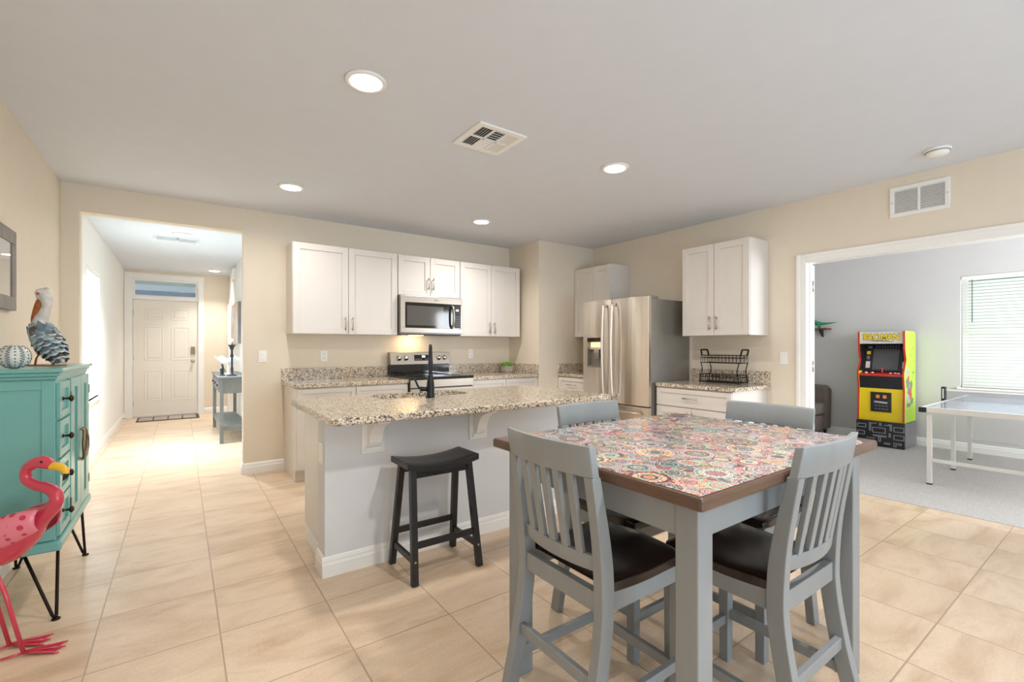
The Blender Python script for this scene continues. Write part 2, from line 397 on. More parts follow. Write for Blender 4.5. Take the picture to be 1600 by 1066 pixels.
# ------------------------------------------------------------------ the setting
LX, RX, BY = -0.79, 4.62, 5.17
GX = 7.55
struct(MB().box((-0.95,-3.4,-0.1), (4.68,5.23,0)).box((-0.95,5.23,-0.1), (0.9,10.75,0)), 'floor', M['tile'])
struct(MB().box((4.68,-2.2,-0.1), (7.7,3.75,0.004)), 'floor_carpet', M['carpet'])
struct(MB().box((-0.95,-3.4,CEIL), (4.74,5.29,CEIL+0.1)).box((-0.95,5.29,CEIL), (0.95,10.6,CEIL+0.1)), 'ceiling', M['ceiling'])
struct(MB().box((4.74,-2.2,CEIL), (7.7,3.75,CEIL+0.1)), 'ceiling_game_room', M['ceiling'])
# left wall with a side window behind the camera
b = MB(); b.box((LX-0.12,-3.4,0), (LX,-2.6,CEIL)).box((LX-0.12,-1.2,0), (LX,BY,CEIL)).box((LX-0.12,-2.6,0), (LX,-1.2,0.7)).box((LX-0.12,-2.6,2.1), (LX,-1.2,CEIL))
struct(b, 'wall_left', M['wall'])
# kitchen wall with the hallway opening
OL, OR_, OT = -0.677, 0.495, 2.36
b = MB(); b.box((LX,BY,0), (OL,BY+0.12,CEIL)).box((OR_,BY,0), (3.66,BY+0.12,CEIL)).box((OL,BY,OT), (OR_,BY+0.12,CEIL))
struct(b, 'wall_back', M['wall'])
struct(MB().box((3.66,4.525,0), (4.74,5.29,CEIL)), 'wall_pantry', M['wall'])
# right wall with the opening to the game room
b = MB(); b.box((RX,1.868,0), (RX+0.12,4.525,CEIL)).box((RX,-0.02,2.02), (RX+0.12,1.868,CEIL)).box((RX,-3.4,0), (RX+0.12,-0.02,CEIL))
struct(b, 'wall_right', [M['wall']])
b = MB(); b.box((LX,-3.4,0), (0.1,-3.28,CEIL)).box((3.7,-3.4,0), (RX,-3.28,CEIL)).box((0.1,-3.4,2.2), (3.7,-3.28,CEIL))
struct(b, 'wall_rear', M['wall'])
# hallway
HY = 10.32; HR = 0.75
b = MB(); wy0, wy1, wz0, wz1 = 6.47, 7.38, 0.66, 2.10
b.box((LX-0.12,BY,0), (LX,wy0,CEIL)).box((LX-0.12,wy1,0), (LX,HY+0.12,CEIL)).box((LX-0.12,wy0,0), (LX,wy1,wz0)).box((LX-0.12,wy0,wz1), (LX,wy1,CEIL))
struct(b, 'wall_hall_left', M['hallwall'])
struct(MB().box((HR,BY+0.12,0), (HR+0.12,HY+0.12,CEIL)), 'wall_hall_right', M['hallwall'])
DX0, DX1 = -0.675, 0.255
b = MB(); b.box((LX,HY,0), (DX0-0.02,HY+0.12,CEIL)).box((DX1+0.02,HY,0), (HR,HY+0.12,CEIL)).box((DX0-0.02,HY,2.44), (DX1+0.02,HY+0.12,CEIL))
struct(b, 'wall_hall_end', M['wall'])
struct(MB().box((-1.2,11.6,0), (1.2,11.7,2.35)).box((-1.2,10.46,2.35), (1.2,11.7,2.45), 1), 'wall_porch', [M['porch'], M['trim']])
# game room shell
gy0, gy1, gz0, gz1 = 0.30, 1.36, 0.76, 2.08
b = MB(); b.box((GX,gy1,0), (GX+0.12,3.75,CEIL)).box((GX,-2.2,0), (GX+0.12,gy0,CEIL)).box((GX,gy0,0), (GX+0.12,gy1,gz0)).box((GX,gy0,gz1), (GX+0.12,gy1,CEIL))
struct(b, 'wall_game_far', M['gamewall'])
struct(MB().box((4.74,3.62,0), (GX,3.75,CEIL)), 'wall_game_left', M['gamewall'])
b = MB(); b.box((4.74,-2.2,0), (5.1,-2.08,CEIL)).box((7.1,-2.2,0), (GX,-2.08,CEIL)).box((5.1,-2.2,0), (7.1,-2.08,0.7)).box((5.1,-2.2,2.25), (7.1,-2.08,CEIL))
struct(b, 'wall_game_right', M['gamewall'])
struct(MB().box((8.6,-1.6,0), (8.75,3.0,2.5)), 'wall_outside_hedge', M['outgreen'])

def baseprof(mb, a, b_, n):  # moulded baseboard between two floor points, n = outward normal (2d)
    a = Vector((a[0], a[1], 0)); b_ = Vector((b_[0], b_[1], 0)); n = Vector((n[0], n[1], 0))
    pr = [(0,0), (0.016,0), (0.016,0.066), (0.011,0.075), (0.011,0.088), (0.006,0.100), (0,0.107)]
    vs = [a+n*p[0]+Vector((0,0,p[1])) for p in pr]+[b_+n*p[0]+Vector((0,0,p[1])) for p in pr]; k = len(pr)
    mb.add(vs, [list(range(k)), list(range(k, 2*k))]+[(i, (i+1) % k, k+(i+1) % k, k+i) for i in range(k)])
b = MB(); baseprof(b, (LX,-3.2), (LX,BY), (1,0)); struct(b, 'baseboard_left', M['trim'])
b = MB(); baseprof(b, (OR_,BY), (0.855,BY), (0,-1)); baseprof(b, (LX,BY), (OL,BY), (0,-1)); baseprof(b, (OR_,BY), (OR_,BY+0.12), (-1,0)); struct(b, 'baseboard_back', M['trim'])
b = MB(); baseprof(b, (LX,BY+0.12), (LX,HY), (1,0)); struct(b, 'baseboard_hall_left', M['trim'])
b = MB(); baseprof(b, (0.36,HY), (HR,HY), (0,-1)); baseprof(b, (HR,8.6), (HR,BY+0.12), (-1,0)); struct(b, 'baseboard_hall_right', M['trim'])
b = MB(); baseprof(b, (GX,-2.0), (GX,3.62), (-1,0)); struct(b, 'baseboard_game_far', M['trim'])
b = MB(); baseprof(b, (RX,1.93), (RX,2.195), (-1,0)); struct(b, 'baseboard_right', M['trim'])

# casing of the game room opening, jambs and the open door leaf
b = MB(); JY, JH, cw = 1.850, 2.002, 0.078
def casing_prof(d): return [(0.0,d[0]), (-0.012,d[0]), (-0.016,d[0]+(d[1]-d[0])*0.3), (-0.016,d[0]+(d[1]-d[0])*0.62), (-0.022,d[0]+(d[1]-d[0])*0.70), (-0.022,d[1]), (0.0,d[1])]
b.prism([(RX+p[0], p[1]) for p in casing_prof((JY,JY+cw))], 'z', 0, JH+cw)
b.prism([(RX+p[0], p[1]) for p in casing_prof((-0.002,-0.002-cw))], 'z', 0, JH+cw)
pr = casing_prof((JH,JH+cw)); b.prism([(RX+p[0], p[1]) for p in pr], 'y', -0.002, JY)
b.box((RX+0.0005,JY,0), (RX+0.124,JY+0.0175,JH)).box((RX+0.0005,-0.0195,0), (RX+0.124,-0.002,JH)).box((RX+0.0005,-0.0195,JH), (RX+0.124,JY+0.0175,2.0195))
b.box((RX+0.05,JY-0.011,0), (RX+0.085,JY,JH))
struct(b, 'trim_1', M['trim'])
d2 = struct(MB().box((-0.018,0,0.012), (0.018,0.86,1.995), T=Matrix.Translation((RX+0.150,1.862,0)) @ Matrix.Rotation(math.radians(-48), 4, 'Z')), 'door_2', M['trim'])
for z in (0.25, 1.06, 1.80):
    struct(MB().box((RX+0.108,1.8475,z-0.05), (RX+0.124,1.850,z+0.05)).tube([(RX+0.128,1.848,z-0.05),(RX+0.128,1.848,z+0.05)], 0.006), 'hinge', M['nickel'], parent=d2)

# front door with transom
b = MB(); y = HY
b.box((DX0-0.02,y,0), (DX0,y+0.12,2.44)).box((DX1,y,0), (DX1+0.02,y+0.12,2.44)).box((DX0,y,2.07), (DX1,y+0.12,2.13)).box((DX0,y,2.42), (DX1,y+0.12,2.44))
b.box((DX0-0.11,y-0.018,0), (DX0-0.012,y,2.53)).box((DX1+0.012,y-0.018,0), (DX1+0.10,y,2.53)).box((DX0-0.012,y-0.018,2.44), (DX1+0.012,y,2.53))
b.box((DX0,y+0.02,2.13), (DX0+0.03,y+0.06,2.42)).box((DX1-0.03,y+0.02,2.13), (DX1,y+0.06,2.42)).box((DX0+0.03,y+0.02,2.13), (DX1-0.03,y+0.06,2.15)).box((DX0+0.03,y+0.02,2.40), (DX1-0.03,y+0.06,2.42))
struct(b, 'trim_2', M['trim'], bev=0.003)
wt = struct(MB().box((DX0+0.03,y+0.036,2.15), (DX1-0.03,y+0.042,2.40)), 'window_3', M['glass'])
b = MB(); yd = y+0.03
def panel(mb, x0, z0, x1, z1):   # raised panel of a six-panel door
    mb.box((x0,yd-0.006,z0), (x1,yd,z0+0.02)).box((x0,yd-0.006,z1-0.02), (x1,yd,z1)).box((x0,yd-0.006,z0+0.02), (x0+0.02,yd,z1-0.02)).box((x1-0.02,yd-0.006,z0+0.02), (x1,yd,z1-0.02))
    mb.box((x0+0.045,yd-0.007,z0+0.045), (x1-0.045,yd,z1-0.045))
b.box((DX0+0.004,yd,0.02), (DX1-0.004,yd+0.045,2.062))
W = DX1-DX0
for f0, f1 in ((0.17,0.46), (0.58,0.87)):
    for z0, z1 in ((0.28,0.82), (1.0,1.60), (1.72,1.92)): panel(b, DX0+W*f0, z0, DX0+W*f1, z1)
d1 = struct(b, 'door_1', M['doorpaint'], bev=0.003)
struct(MB().box((DX1-0.10,yd-0.025,1.10), (DX1-0.04,yd,1.24)), 'deadbolt', M['antique'], parent=d1, bev=0.004)
b = MB(); T = Matrix.Rotation(PI/2, 4, 'X'); b.lathe([(0.032,0),(0.032,0.008),(0.012,0.012),(0.012,0.035),(0.030,0.045),(0.030,0.062),(0.012,0.07)], (DX1-0.07,yd,0.98), 20, T=T)
struct(b, 'door_knob', M['nickel'], parent=d1)
for z in (0.25, 1.05, 1.83):
    struct(MB().box((DX0-0.004,yd-0.012,z-0.05), (DX0+0.012,yd,z+0.05)), 'hinge', M['nickel'], parent=d1)
# closet door edge at the end of the hall's right wall
b = MB(); b.box((HR-0.018,9.94,0), (HR,10.04,2.10)).box((HR-0.03,10.10,0.01), (HR,10.31,2.03)); struct(b, 'trim_3', M['trim'], bev=0.003)

def window(n, axis, face, out, u0, u1, z0, z1, bl_label, wand=None, tilt=1.02):
    """vinyl window in a wall hole plus its horizontal blind; axis = wall normal axis 'x'; face = room-side wall plane, out = +1/-1 outward"""
    def bx(mb, u_0, u_1, d0, d1, z_0, z_1, m=0): mb.box((face+out*d0, u_0, z_0), (face+out*d1, u_1, z_1), m)
    b = MB(); zm = (z0+z1)/2
    for a in ((u0,u0+0.05,z0,z1), (u1-0.05,u1,z0,z1), (u0+0.05,u1-0.05,z0,z0+0.05), (u0+0.05,u1-0.05,z1-0.05,z1), (u0+0.05,u1-0.05,zm-0.025,zm+0.025)):
        bx(b, a[0], a[1], 0.07, 0.11, a[2], a[3])
    wf = struct(b, 'window_%d' % n, M['white'])
    b = MB(); bx(b, u0+0.05, u1-0.05, 0.088, 0.092, z0+0.05, z1-0.05); struct(b, 'window_pane', M['glass'], parent=wf)
    b = MB(); bx(b, u0-0.03, u1+0.03, -0.03, 0.068, z0-0.025, z0); struct(b, 'window_sill', M['trim'], parent=wf, bev=0.003)
    t = thing('window_blind', bl_label, 'blind', (face+out*0.035, (u0+u1)/2, z0))
    b = MB(); bx(b, u0+0.006, u1-0.006, 0.01, 0.06, z1-0.045, z1-0.002); part(b, 'head_rail', M['white'], t, 0.003)
    b = MB(); bx(b, u0+0.01, u1-0.01, 0.018, 0.052, z0+0.004, z0+0.024); part(b, 'bottom_rail', M['white'], t, 0.003)
    b = MB(); z = z0+0.05; h = 0.019
    ca, sa = math.cos(tilt)*h, math.sin(tilt)*h
    while z < z1-0.06:
        x = face+out*0.035
        vs = [(x-ca*out, u0+0.012, z-sa), (x+ca*out, u0+0.012, z+sa), (x+ca*out, u1-0.012, z+sa), (x-ca*out, u1-0.012, z-sa)]
        vs2 = [(a, c, d+0.0016) for a, c, d in vs]
        b.add(vs+vs2, [(0,1,2,3),(4,7,6,5),(0,4,5,1),(1,5,6,2),(2,6,7,3),(3,7,4,0)]); z += 0.037
    part(b, 'slats', M['blind'], t)
    for f in (0.12, 0.88):
        uu = u0+(u1-u0)*f; part(MB().tube([(face+out*0.035, uu, z0+0.02), (face+out*0.035, uu, z1-0.04)], 0.0012, 5), 'ladder_cord', M['white'], t)
    if wand:
        b = MB(); b.tube([(face+out*0.004, wand, z1-0.05), (face+out*0.004, wand, z1-0.55)], 0.005, 6); part(b, 'tilt_wand', M['slotgrey'], t)
    return t
window(1, 'x', GX, 1, gy0, gy1, gz0, gz1, 'wide white slatted blind over the window behind the ping pong table', wand=1.26)
window(2, 'x', LX, -1, wy0, wy1, wz0, wz1, 'tall bright white blind in the side window of the entry hall', tilt=1.08)
# glass doors behind the camera (frame only shows in reflections)
b = MB()
for x in (0.1, 1.87, 3.62): b.box((x,-3.37,0), (x+0.08,-3.31,2.2))
b.box((0.18,-3.37,2.12), (1.87,-3.31,2.2)).box((1.95,-3.37,2.12), (3.62,-3.31,2.2)).box((0.18,-3.37,0), (1.87,-3.31,0.08)).box((1.95,-3.37,0), (3.62,-3.31,0.08))
struct(b, 'door_3', M['white'])

# ------------------------------------------------------------------ ceiling fittings
def downlight(x, y, power, label, col=WARM, r=0.078, spread=180):
    t = thing('recessed_downlight', label, 'ceiling light', (x,y,CEIL-0.012), group='recessed downlights')
    b = MB(); b.lathe([(r+0.001,CEIL-0.008),(r+0.004,CEIL-0.012),(r+0.02,CEIL-0.009),(r+0.026,CEIL-0.001),(r+0.001,CEIL-0.001)], (x,y,0), 36); part(b, 'trim_ring', M['white'], t)
    b = MB(); b.lathe([(r,CEIL-0.009),(r,CEIL-0.004)], (x,y,0), 36); part(b, 'lens', M['lampglow'], t)
    l = bpy.data.lights.new('downlight_beam', 'AREA'); l.shape = 'DISK'; l.size = r*2; l.energy = power; l.color = col; l.spread = math.radians(spread)
    o = bpy.data.objects.new('downlight_beam', l); C.objects.link(o); o.parent = t; o.location = (0,0,-0.002)
    return t
downlight(0.761, 2.326, 12.5, 'largest lit recessed downlight, in the ceiling in front of the island')
downlight(0.754, 4.231, 12, 'lit recessed downlight in the ceiling nearest the hallway opening, above the left kitchen counter', spread=160)
downlight(2.645, 2.363, 14, 'lit recessed downlight in the ceiling beyond the square vent, towards the game room')
downlight(2.617, 4.213, 13, 'smallest lit recessed downlight, in the ceiling in front of the microwave', spread=140)
downlight(1.55, 0.30, 34, 'recessed downlight in the ceiling over the dining table, out of view above the camera')
downlight(1.5, -1.7, 20, 'added ceiling lamp behind the camera to brighten the left wall, out of view', (0.92, 0.95, 1.0))  # added lamp, no known fitting there; lifts the left wall
downlight(0.02, 6.78, 38, 'round lit lamp in the hallway ceiling beside the slim bar fixture', (0.84, 0.93, 1.0), spread=115)
downlight(0.486, 9.70, 13, 'small lit downlight at the far end of the hallway by the front door', (1, 0.94, 0.87), spread=105)

t = thing('ceiling_bar_fixture', 'slim white bar fixture with capped ends on the hallway ceiling', 'ceiling light', (-0.04,7.06,CEIL))
part(MB().box((-0.24,7.035,CEIL-0.035), (0.16,7.085,CEIL-0.012)), 'bar', M['bowlglass'], t, 0.004)
part(MB().box((-0.27,7.03,CEIL-0.05), (-0.24,7.09,CEIL)), 'end_cap', M['white'], t, 0.006)
part(MB().box((0.16,7.03,CEIL-0.05), (0.19,7.09,CEIL)), 'end_cap', M['white'], t, 0.006)
part(MB().tube([(-0.03,7.06,CEIL-0.05),(-0.03,7.06,CEIL)], 0.014, 12), 'stem', M['white'], t)

def ceiling_vent():
    x0, x1, y0, y1 = 1.445, 1.795, 2.335, 2.685
    t = thing('ceiling_vent', 'square white four-way air vent in the ceiling above the island', 'vent', ((x0+x1)/2,(y0+y1)/2,CEIL))
    zt = CEIL; zb = CEIL-0.012; f = 0.04
    part(MB().box((x0+0.01,y0+0.01,zt-0.003), (x1-0.01,y1-0.01,zt-0.0005)), 'duct_back', M['ductdark'], t)
    b = MB(); b.box((x0,y0,zb), (x1,y0+f,zt)).box((x0,y1-f,zb), (x1,y1,zt)).box((x0,y0+f,zb), (x0+f,y1-f,zt)).box((x1-f,y0+f,zb), (x1,y1-f,zt)); part(b, 'frame', M['white'], t, 0.003)
    b = MB(); xi0, xi1, yi0, yi1 = x0+f, x1-f, y0+f, y1-f; ym = (yi0+yi1)/2; xa = xi0+(xi1-xi0)/3; xb = xi0+2*(xi1-xi0)/3
    for x in (xa, xb): b.box((x-0.006,yi0,zb), (x+0.006,yi1,zt-0.003))
    b.box((xi0,ym-0.006,zb), (xa,ym+0.006,zt-0.003)); b.box((xa,ym-0.006,zb), (xb,ym+0.006,zt-0.003)); b.box((xb,ym-0.006,zb), (xi1,ym+0.006,zt-0.003))
    for k in range(5):
        for (u0, u1, s) in ((xi0, xa, -1), (xb, xi1, 1)):
            xx = u0+(u1-u0)*(k+0.5)/5; d = 0.006*s
            for ya, yb in ((yi0,ym-0.006), (ym+0.006,yi1)): b.bar((xx,ya,zb+0.005), (xx,yb,zb+0.005), 0.012, 0.0016, (0.7*s,0,0.7))
        for (va, vb, s) in ((yi0,ym,-1), (ym,yi1,1)):
            yy = va+(vb-va)*(k+0.5)/5; b.bar((xa+0.006,yy,zb+0.005), (xb-0.006,yy,zb+0.005), 0.012, 0.0016, (0,0.7*s,0.7))
    part(b, 'louvers', M['white'], t)
ceiling_vent()
def wall_vent():
    y0, y1, z0, z1 = 0.885, 1.243, 2.268, 2.505; x = RX
    t = thing('wall_vent', 'rectangular white return air grille on the wall above the game room opening', 'vent', (x,(y0+y1)/2,z0)); f = 0.03; ym = (y0+y1)/2
    part(MB().box((x-0.003,y0+0.01,z0+0.01), (x-0.0005,y1-0.01,z1-0.01)), 'duct_back', M['ductdark'], t)
    b = MB(); b.box((x-0.012,y0,z0), (x,y1,z0+f)).box((x-0.012,y0,z1-f), (x,y1,z1)).box((x-0.012,y0,z0+f), (x,y0+f,z1-f)).box((x-0.012,y1-f,z0+f), (x,y1,z1-f)).box((x-0.012,ym-0.008,z0+f), (x,ym+0.008,z1-f))
    part(b, 'frame', M['white'], t, 0.003)
    b = MB()
    for k in range(14):
        z = z0+f+(z1-z0-2*f)*(k+0.5)/14
        for ya, yb in ((y0+f,ym-0.008), (ym+0.008,y1-f)): b.bar((x-0.007,ya,z), (x-0.007,yb,z), 0.0016, 0.013, (-0.6,0,-0.8))
    part(b, 'louvers', M['white'], t)
    for yy in (y0+0.015, y1-0.015): part(MB().tube([(x-0.0135,yy,(z0+z1)/2),(x-0.011,yy,(z0+z1)/2)], 0.004, 8), 'screw', M['slotgrey'], t)
wall_vent()
t = thing('smoke_detector', 'round white smoke detector on the ceiling near the right wall', 'smoke detector', (4.175,0.865,CEIL))
part(MB().lathe([(0.072,CEIL),(0.072,CEIL-0.014),(0.066,CEIL-0.018)], (4.175,0.865,0), 32), 'base', M['white'], t)
part(MB().lathe([(0.064,CEIL-0.018),(0.06,CEIL-0.036),(0.045,CEIL-0.046),(0.0005,CEIL-0.048)], (4.175,0.865,0), 32), 'cover', M['white'], t)
part(MB().lathe([(0.0665,CEIL-0.019),(0.0665,CEIL-0.022),(0.064,CEIL-0.022)], (4.175,0.865,0), 32), 'vent_slot', M['slotgrey'], t)

# ------------------------------------------------------------------ kitchen cabinets
def mapper(face, plane):
    # (u along wall, d outward from plane, z) -> world
    if face == 'back': return lambda u, d, z: (u, plane-d, z)
    return lambda u, d, z: (plane-d, u, z)
def shaker(mp, u0, u1, z0, z1, th=0.02, rail=0.062):
    b = MB(); f = lambda a, c: b.box(mp(*a), mp(*c))
    f((u0,0.0,z0), (u0+rail,th,z1)); f((u1-rail,0.0,z0), (u1,th,z1)); f((u0+rail,0.0,z0), (u1-rail,th,z0+rail)); f((u0+rail,0.0,z1-rail), (u1-rail,th,z1))
    f((u0+rail,0.0,z0+rail), (u1-rail,th*0.45,z1-rail)); return b
def pull(mp, u, z, ln, vert=True, d0=0.02):
    b = MB(); h = ln/2; a = h*0.72
    if vert:
        b.tube([mp(u,d0+0.03,z-h), mp(u,d0+0.03,z+h)], 0.006, 10)
        for s in (-a, a): b.tube([mp(u,d0,z+s), mp(u,d0+0.03,z+s)], 0.0045, 8)
    else:
        b.tube([mp(u-h,d0+0.03,z), mp(u+h,d0+0.03,z)], 0.006, 10)
        for s in (-a, a): b.tube([mp(u+s,d0,z), mp(u+s,d0+0.03,z)], 0.0045, 8)
    return b
def upper(face, plane, wallp, u0, u1, z0, z1, split, handles, label, hz, hl=0.135, group='white shaker wall cabinets'):
    mp = mapper(face, plane); depth = abs(wallp-plane)
    t = thing('wall_cabinet', label, 'cabinet', mp((u0+u1)/2, -depth, z0), group=group)
    b = MB(); b.box(mp(u0,0.0,z0), mp(u1,-depth+0.001,z1)); part(b, 'carcass', M['cab'], t, 0.002)
    for (a, c), hu in zip(((u0+0.004,split-0.0025), (split+0.0025,u1-0.004)), handles):
        d = part(shaker(mp, a, c, z0+0.004, z1-0.004), 'door', M['cab'], t, 0.0015)
        if hu is not None: part(pull(mp, hu, hz, hl), 'handle', M['nickel'], d)
    return t
UZ0, UZ1 = 1.368, 2.262
upper('back', 4.86, BY, 0.875, 1.932, UZ0, UZ1, 1.404, (1.404-0.036, 1.404+0.036), 'white two-door shaker wall cabinet left of the microwave', 1.475)
upper('back', 4.86, BY, 1.936, 2.708, 1.812, UZ1, 2.322, (2.322-0.03, 2.322+0.03), 'short white two-door wall cabinet directly above the microwave', 1.955)
upper('back', 4.86, BY, 2.712, 3.60, UZ0, UZ1, 3.156, (3.156-0.036, 3.156+0.036), 'white two-door wall cabinet between the microwave and the pantry corner', 1.475)
upper('right', 4.29, RX, 3.895, 4.521, UZ0, UZ1, 4.18, (None, None), 'white wall cabinet in the corner, partly hidden behind the refrigerator', 1.475)
upper('right', 4.29, RX, 2.188, 2.895, 1.352, UZ1, 2.54, (2.54-0.036, 2.54+0.036), 'white two-door wall cabinet right of the refrigerator, above the wire basket', 1.475)

def base_cab(face, plane, wallp, u0, u1, ztop, doors, drawers, label, side=None):
    mp = mapper(face, plane); depth = abs(wallp-plane)
    t = thing('base_cabinet', label, 'cabinet', mp((u0+u1)/2, -depth/2, 0), group='white base cabinets')
    b = MB(); b.box(mp(u0,0.0,0.105), mp(u1,-depth+0.001,ztop)).box(mp(u0,-0.06,0.0), mp(u1,-depth+0.001,0.105)); part(b, 'carcass', M['cab'], t, 0.002)
    for a, c, h in drawers:
        d = part(shaker(mp, a+0.003, c-0.003, ztop-0.185, ztop-0.012, rail=0.045), 'drawer', M['cab'], t, 0.0015)
        if h: part(pull(mp, (a+c)/2, ztop-0.098, 0.16, False), 'handle', M['nickel'], d)
    for a, c, hu in doors:
        d = part(shaker(mp, a+0.003, c-0.003, 0.115, ztop-0.195), 'door', M['cab'], t, 0.0015)
        part(pull(mp, hu, ztop-0.30, 0.135), 'handle', M['nickel'], d)
    return t
CT = 0.90
base_cab('back', 4.56, BY, 0.855, 1.926, CT-0.036, [(0.855,1.39,1.35), (1.39,1.926,1.43)], [(0.855,1.39,1), (1.39,1.926,1)], 'white base cabinet run left of the stove, end panel facing the hallway')
base_cab('back', 4.56, BY, 2.694, 3.655, CT-0.036, [(2.694,3.17,3.13), (3.17,3.655,3.21)], [(2.694,3.17,0), (3.17,3.655,0)], 'white base cabinet run right of the stove, under the potted succulent')
base_cab('right', 4.0, RX, 3.985, 4.52, CT-0.036, [(3.985,4.52,4.45)], [(3.985,4.52,1)], 'narrow white base cabinet between the refrigerator and the pantry wall')
RT = 0.875
base_cab('right', 4.0, RX, 2.20, 3.0, RT-0.036, [(2.20,2.60,2.57), (2.60,3.0,2.63)], [(2.20,3.0,1)], 'white base cabinet with wide drawer right of the refrigerator')

def worktop(label, slab, splashes, loc):
    t = thing('countertop', label, 'countertop', loc, group='speckled granite countertops')
    part(MB().box(*slab), 'slab', M['granite'], t, 0.004)
    for s in splashes: part(MB().box(*s), 'backsplash', M['granite'], t, 0.002)
worktop('beige speckled granite countertop left of the stove', ((0.83,4.525,CT-0.036), (1.928,BY-0.001,CT)), [((0.83,BY-0.021,CT), (1.928,BY-0.001,CT+0.12))], (1.38,4.85,CT))
worktop('beige speckled granite countertop right of the stove with a succulent on it', ((2.692,4.525,CT-0.036), (3.658,BY-0.001,CT)), [((2.692,BY-0.021,CT), (3.637,BY-0.001,CT+0.12)), ((3.638,4.53,CT), (3.658,BY-0.001,CT+0.12))], (3.2,4.85,CT))
worktop('small granite countertop squeezed between the refrigerator and the pantry wall', ((3.965,3.985,CT-0.036), (RX-0.001,4.523,CT)), [((3.975,4.503,CT), (RX-0.022,4.523,CT+0.12)), ((RX-0.021,3.985,CT), (RX-0.001,4.523,CT+0.12))], (4.3,4.25,CT))
worktop('granite countertop right of the refrigerator, under the wire basket', ((3.965,2.165,RT-0.036), (RX-0.001,3.0,RT)), [((RX-0.021,2.165,RT), (RX-0.001,3.0,RT+0.128))], (4.3,2.6,RT))

# microwave
def microwave():
    x0, x1, z0, z1, yf = 1.938, 2.706, 1.385, 1.806, 4.775
    t = thing('microwave', 'stainless over-the-range microwave with dark glass door', 'microwave', ((x0+x1)/2,4.97,z0))
    part(MB().box((x0+0.004,yf+0.03,z0), (x1-0.004,BY-0.001,z1)), 'body', M['fridge_side'], t, 0.002)
    b = MB(); zt, zb = z1-0.075, z0+0.065; xr = x1-0.025
    b.box((x0,yf,zt), (x1,yf+0.03,z1)).box((x0,yf,z0+0.012), (x1,yf+0.03,zb)).box((x0,yf,zb), (x0+0.055,yf+0.03,zt)).box((xr,yf,zb), (x1,yf+0.03,zt))
    part(b, 'front_frame', M['steel2'], t, 0.003)
    part(MB().box((x0+0.055,yf+0.006,zb), (xr,yf+0.03,zt)), 'glass_door', M['blackglass'], t)
    part(MB().box((x0+0.075,yf+0.002,zb+0.03), (x0+0.52,yf+0.006,zt-0.035)), 'viewing_window', M['mwglass'], t)
    part(MB().tube(smoothpath([(x1-0.145,yf+0.005,zb+0.005),(x1-0.14,yf-0.035,zb+0.05),(x1-0.138,yf-0.045,(zb+zt)/2),(x1-0.14,yf-0.035,zt-0.05),(x1-0.145,yf+0.005,zt-0.005)], 6), 0.015, 12, flat=0.8), 'handle', M['nickel'], t)
    d = part(MB().box((x1-0.105,yf+0.004,zb+0.01), (x1-0.03,yf+0.006,zt-0.01)), 'control_panel', M['black'], t)
    part(MB().box((x1-0.085,yf+0.002,zt-0.075), (x1-0.05,yf+0.004,zt-0.055)), 'clock_display', M['display'], d)
    b = MB()
    for i in range(3):
        for j in range(5): b.box((x1-0.092+i*0.02,yf+0.003,zb+0.03+j*0.026), (x1-0.079+i*0.02,yf+0.004,zb+0.042+j*0.026))
    part(b, 'keypad', M['slotgrey'], d)
    part(MB().box((x0+0.40,yf-0.0015,z1-0.045), (x0+0.45,yf,z1-0.034)), 'maker_badge', M['slotgrey'], t)
    part(MB().box((x0+0.02,yf+0.03,z0-0.012), (x1-0.02,BY-0.02,z0)), 'vent_base', M['black'], t)
    part(MB().box((2.12,4.93,z0-0.016), (2.28,4.99,z0-0.012)), 'cooktop_lamp', M['underglow'], t)
    l = bpy.data.lights.new('cooktop_lamp_beam', 'AREA'); l.shape = 'RECTANGLE'; l.size = 0.16; l.size_y = 0.06; l.energy = 1.3; l.color = (1, 0.72, 0.40)
    o = bpy.data.objects.new('cooktop_lamp_beam', l); C.objects.link(o); o.parent = t; o.location = (2.2-(x0+x1)/2, 4.96-4.97+0.08, -0.02); o.rotation_euler = (0.45, 0, 0)
microwave()
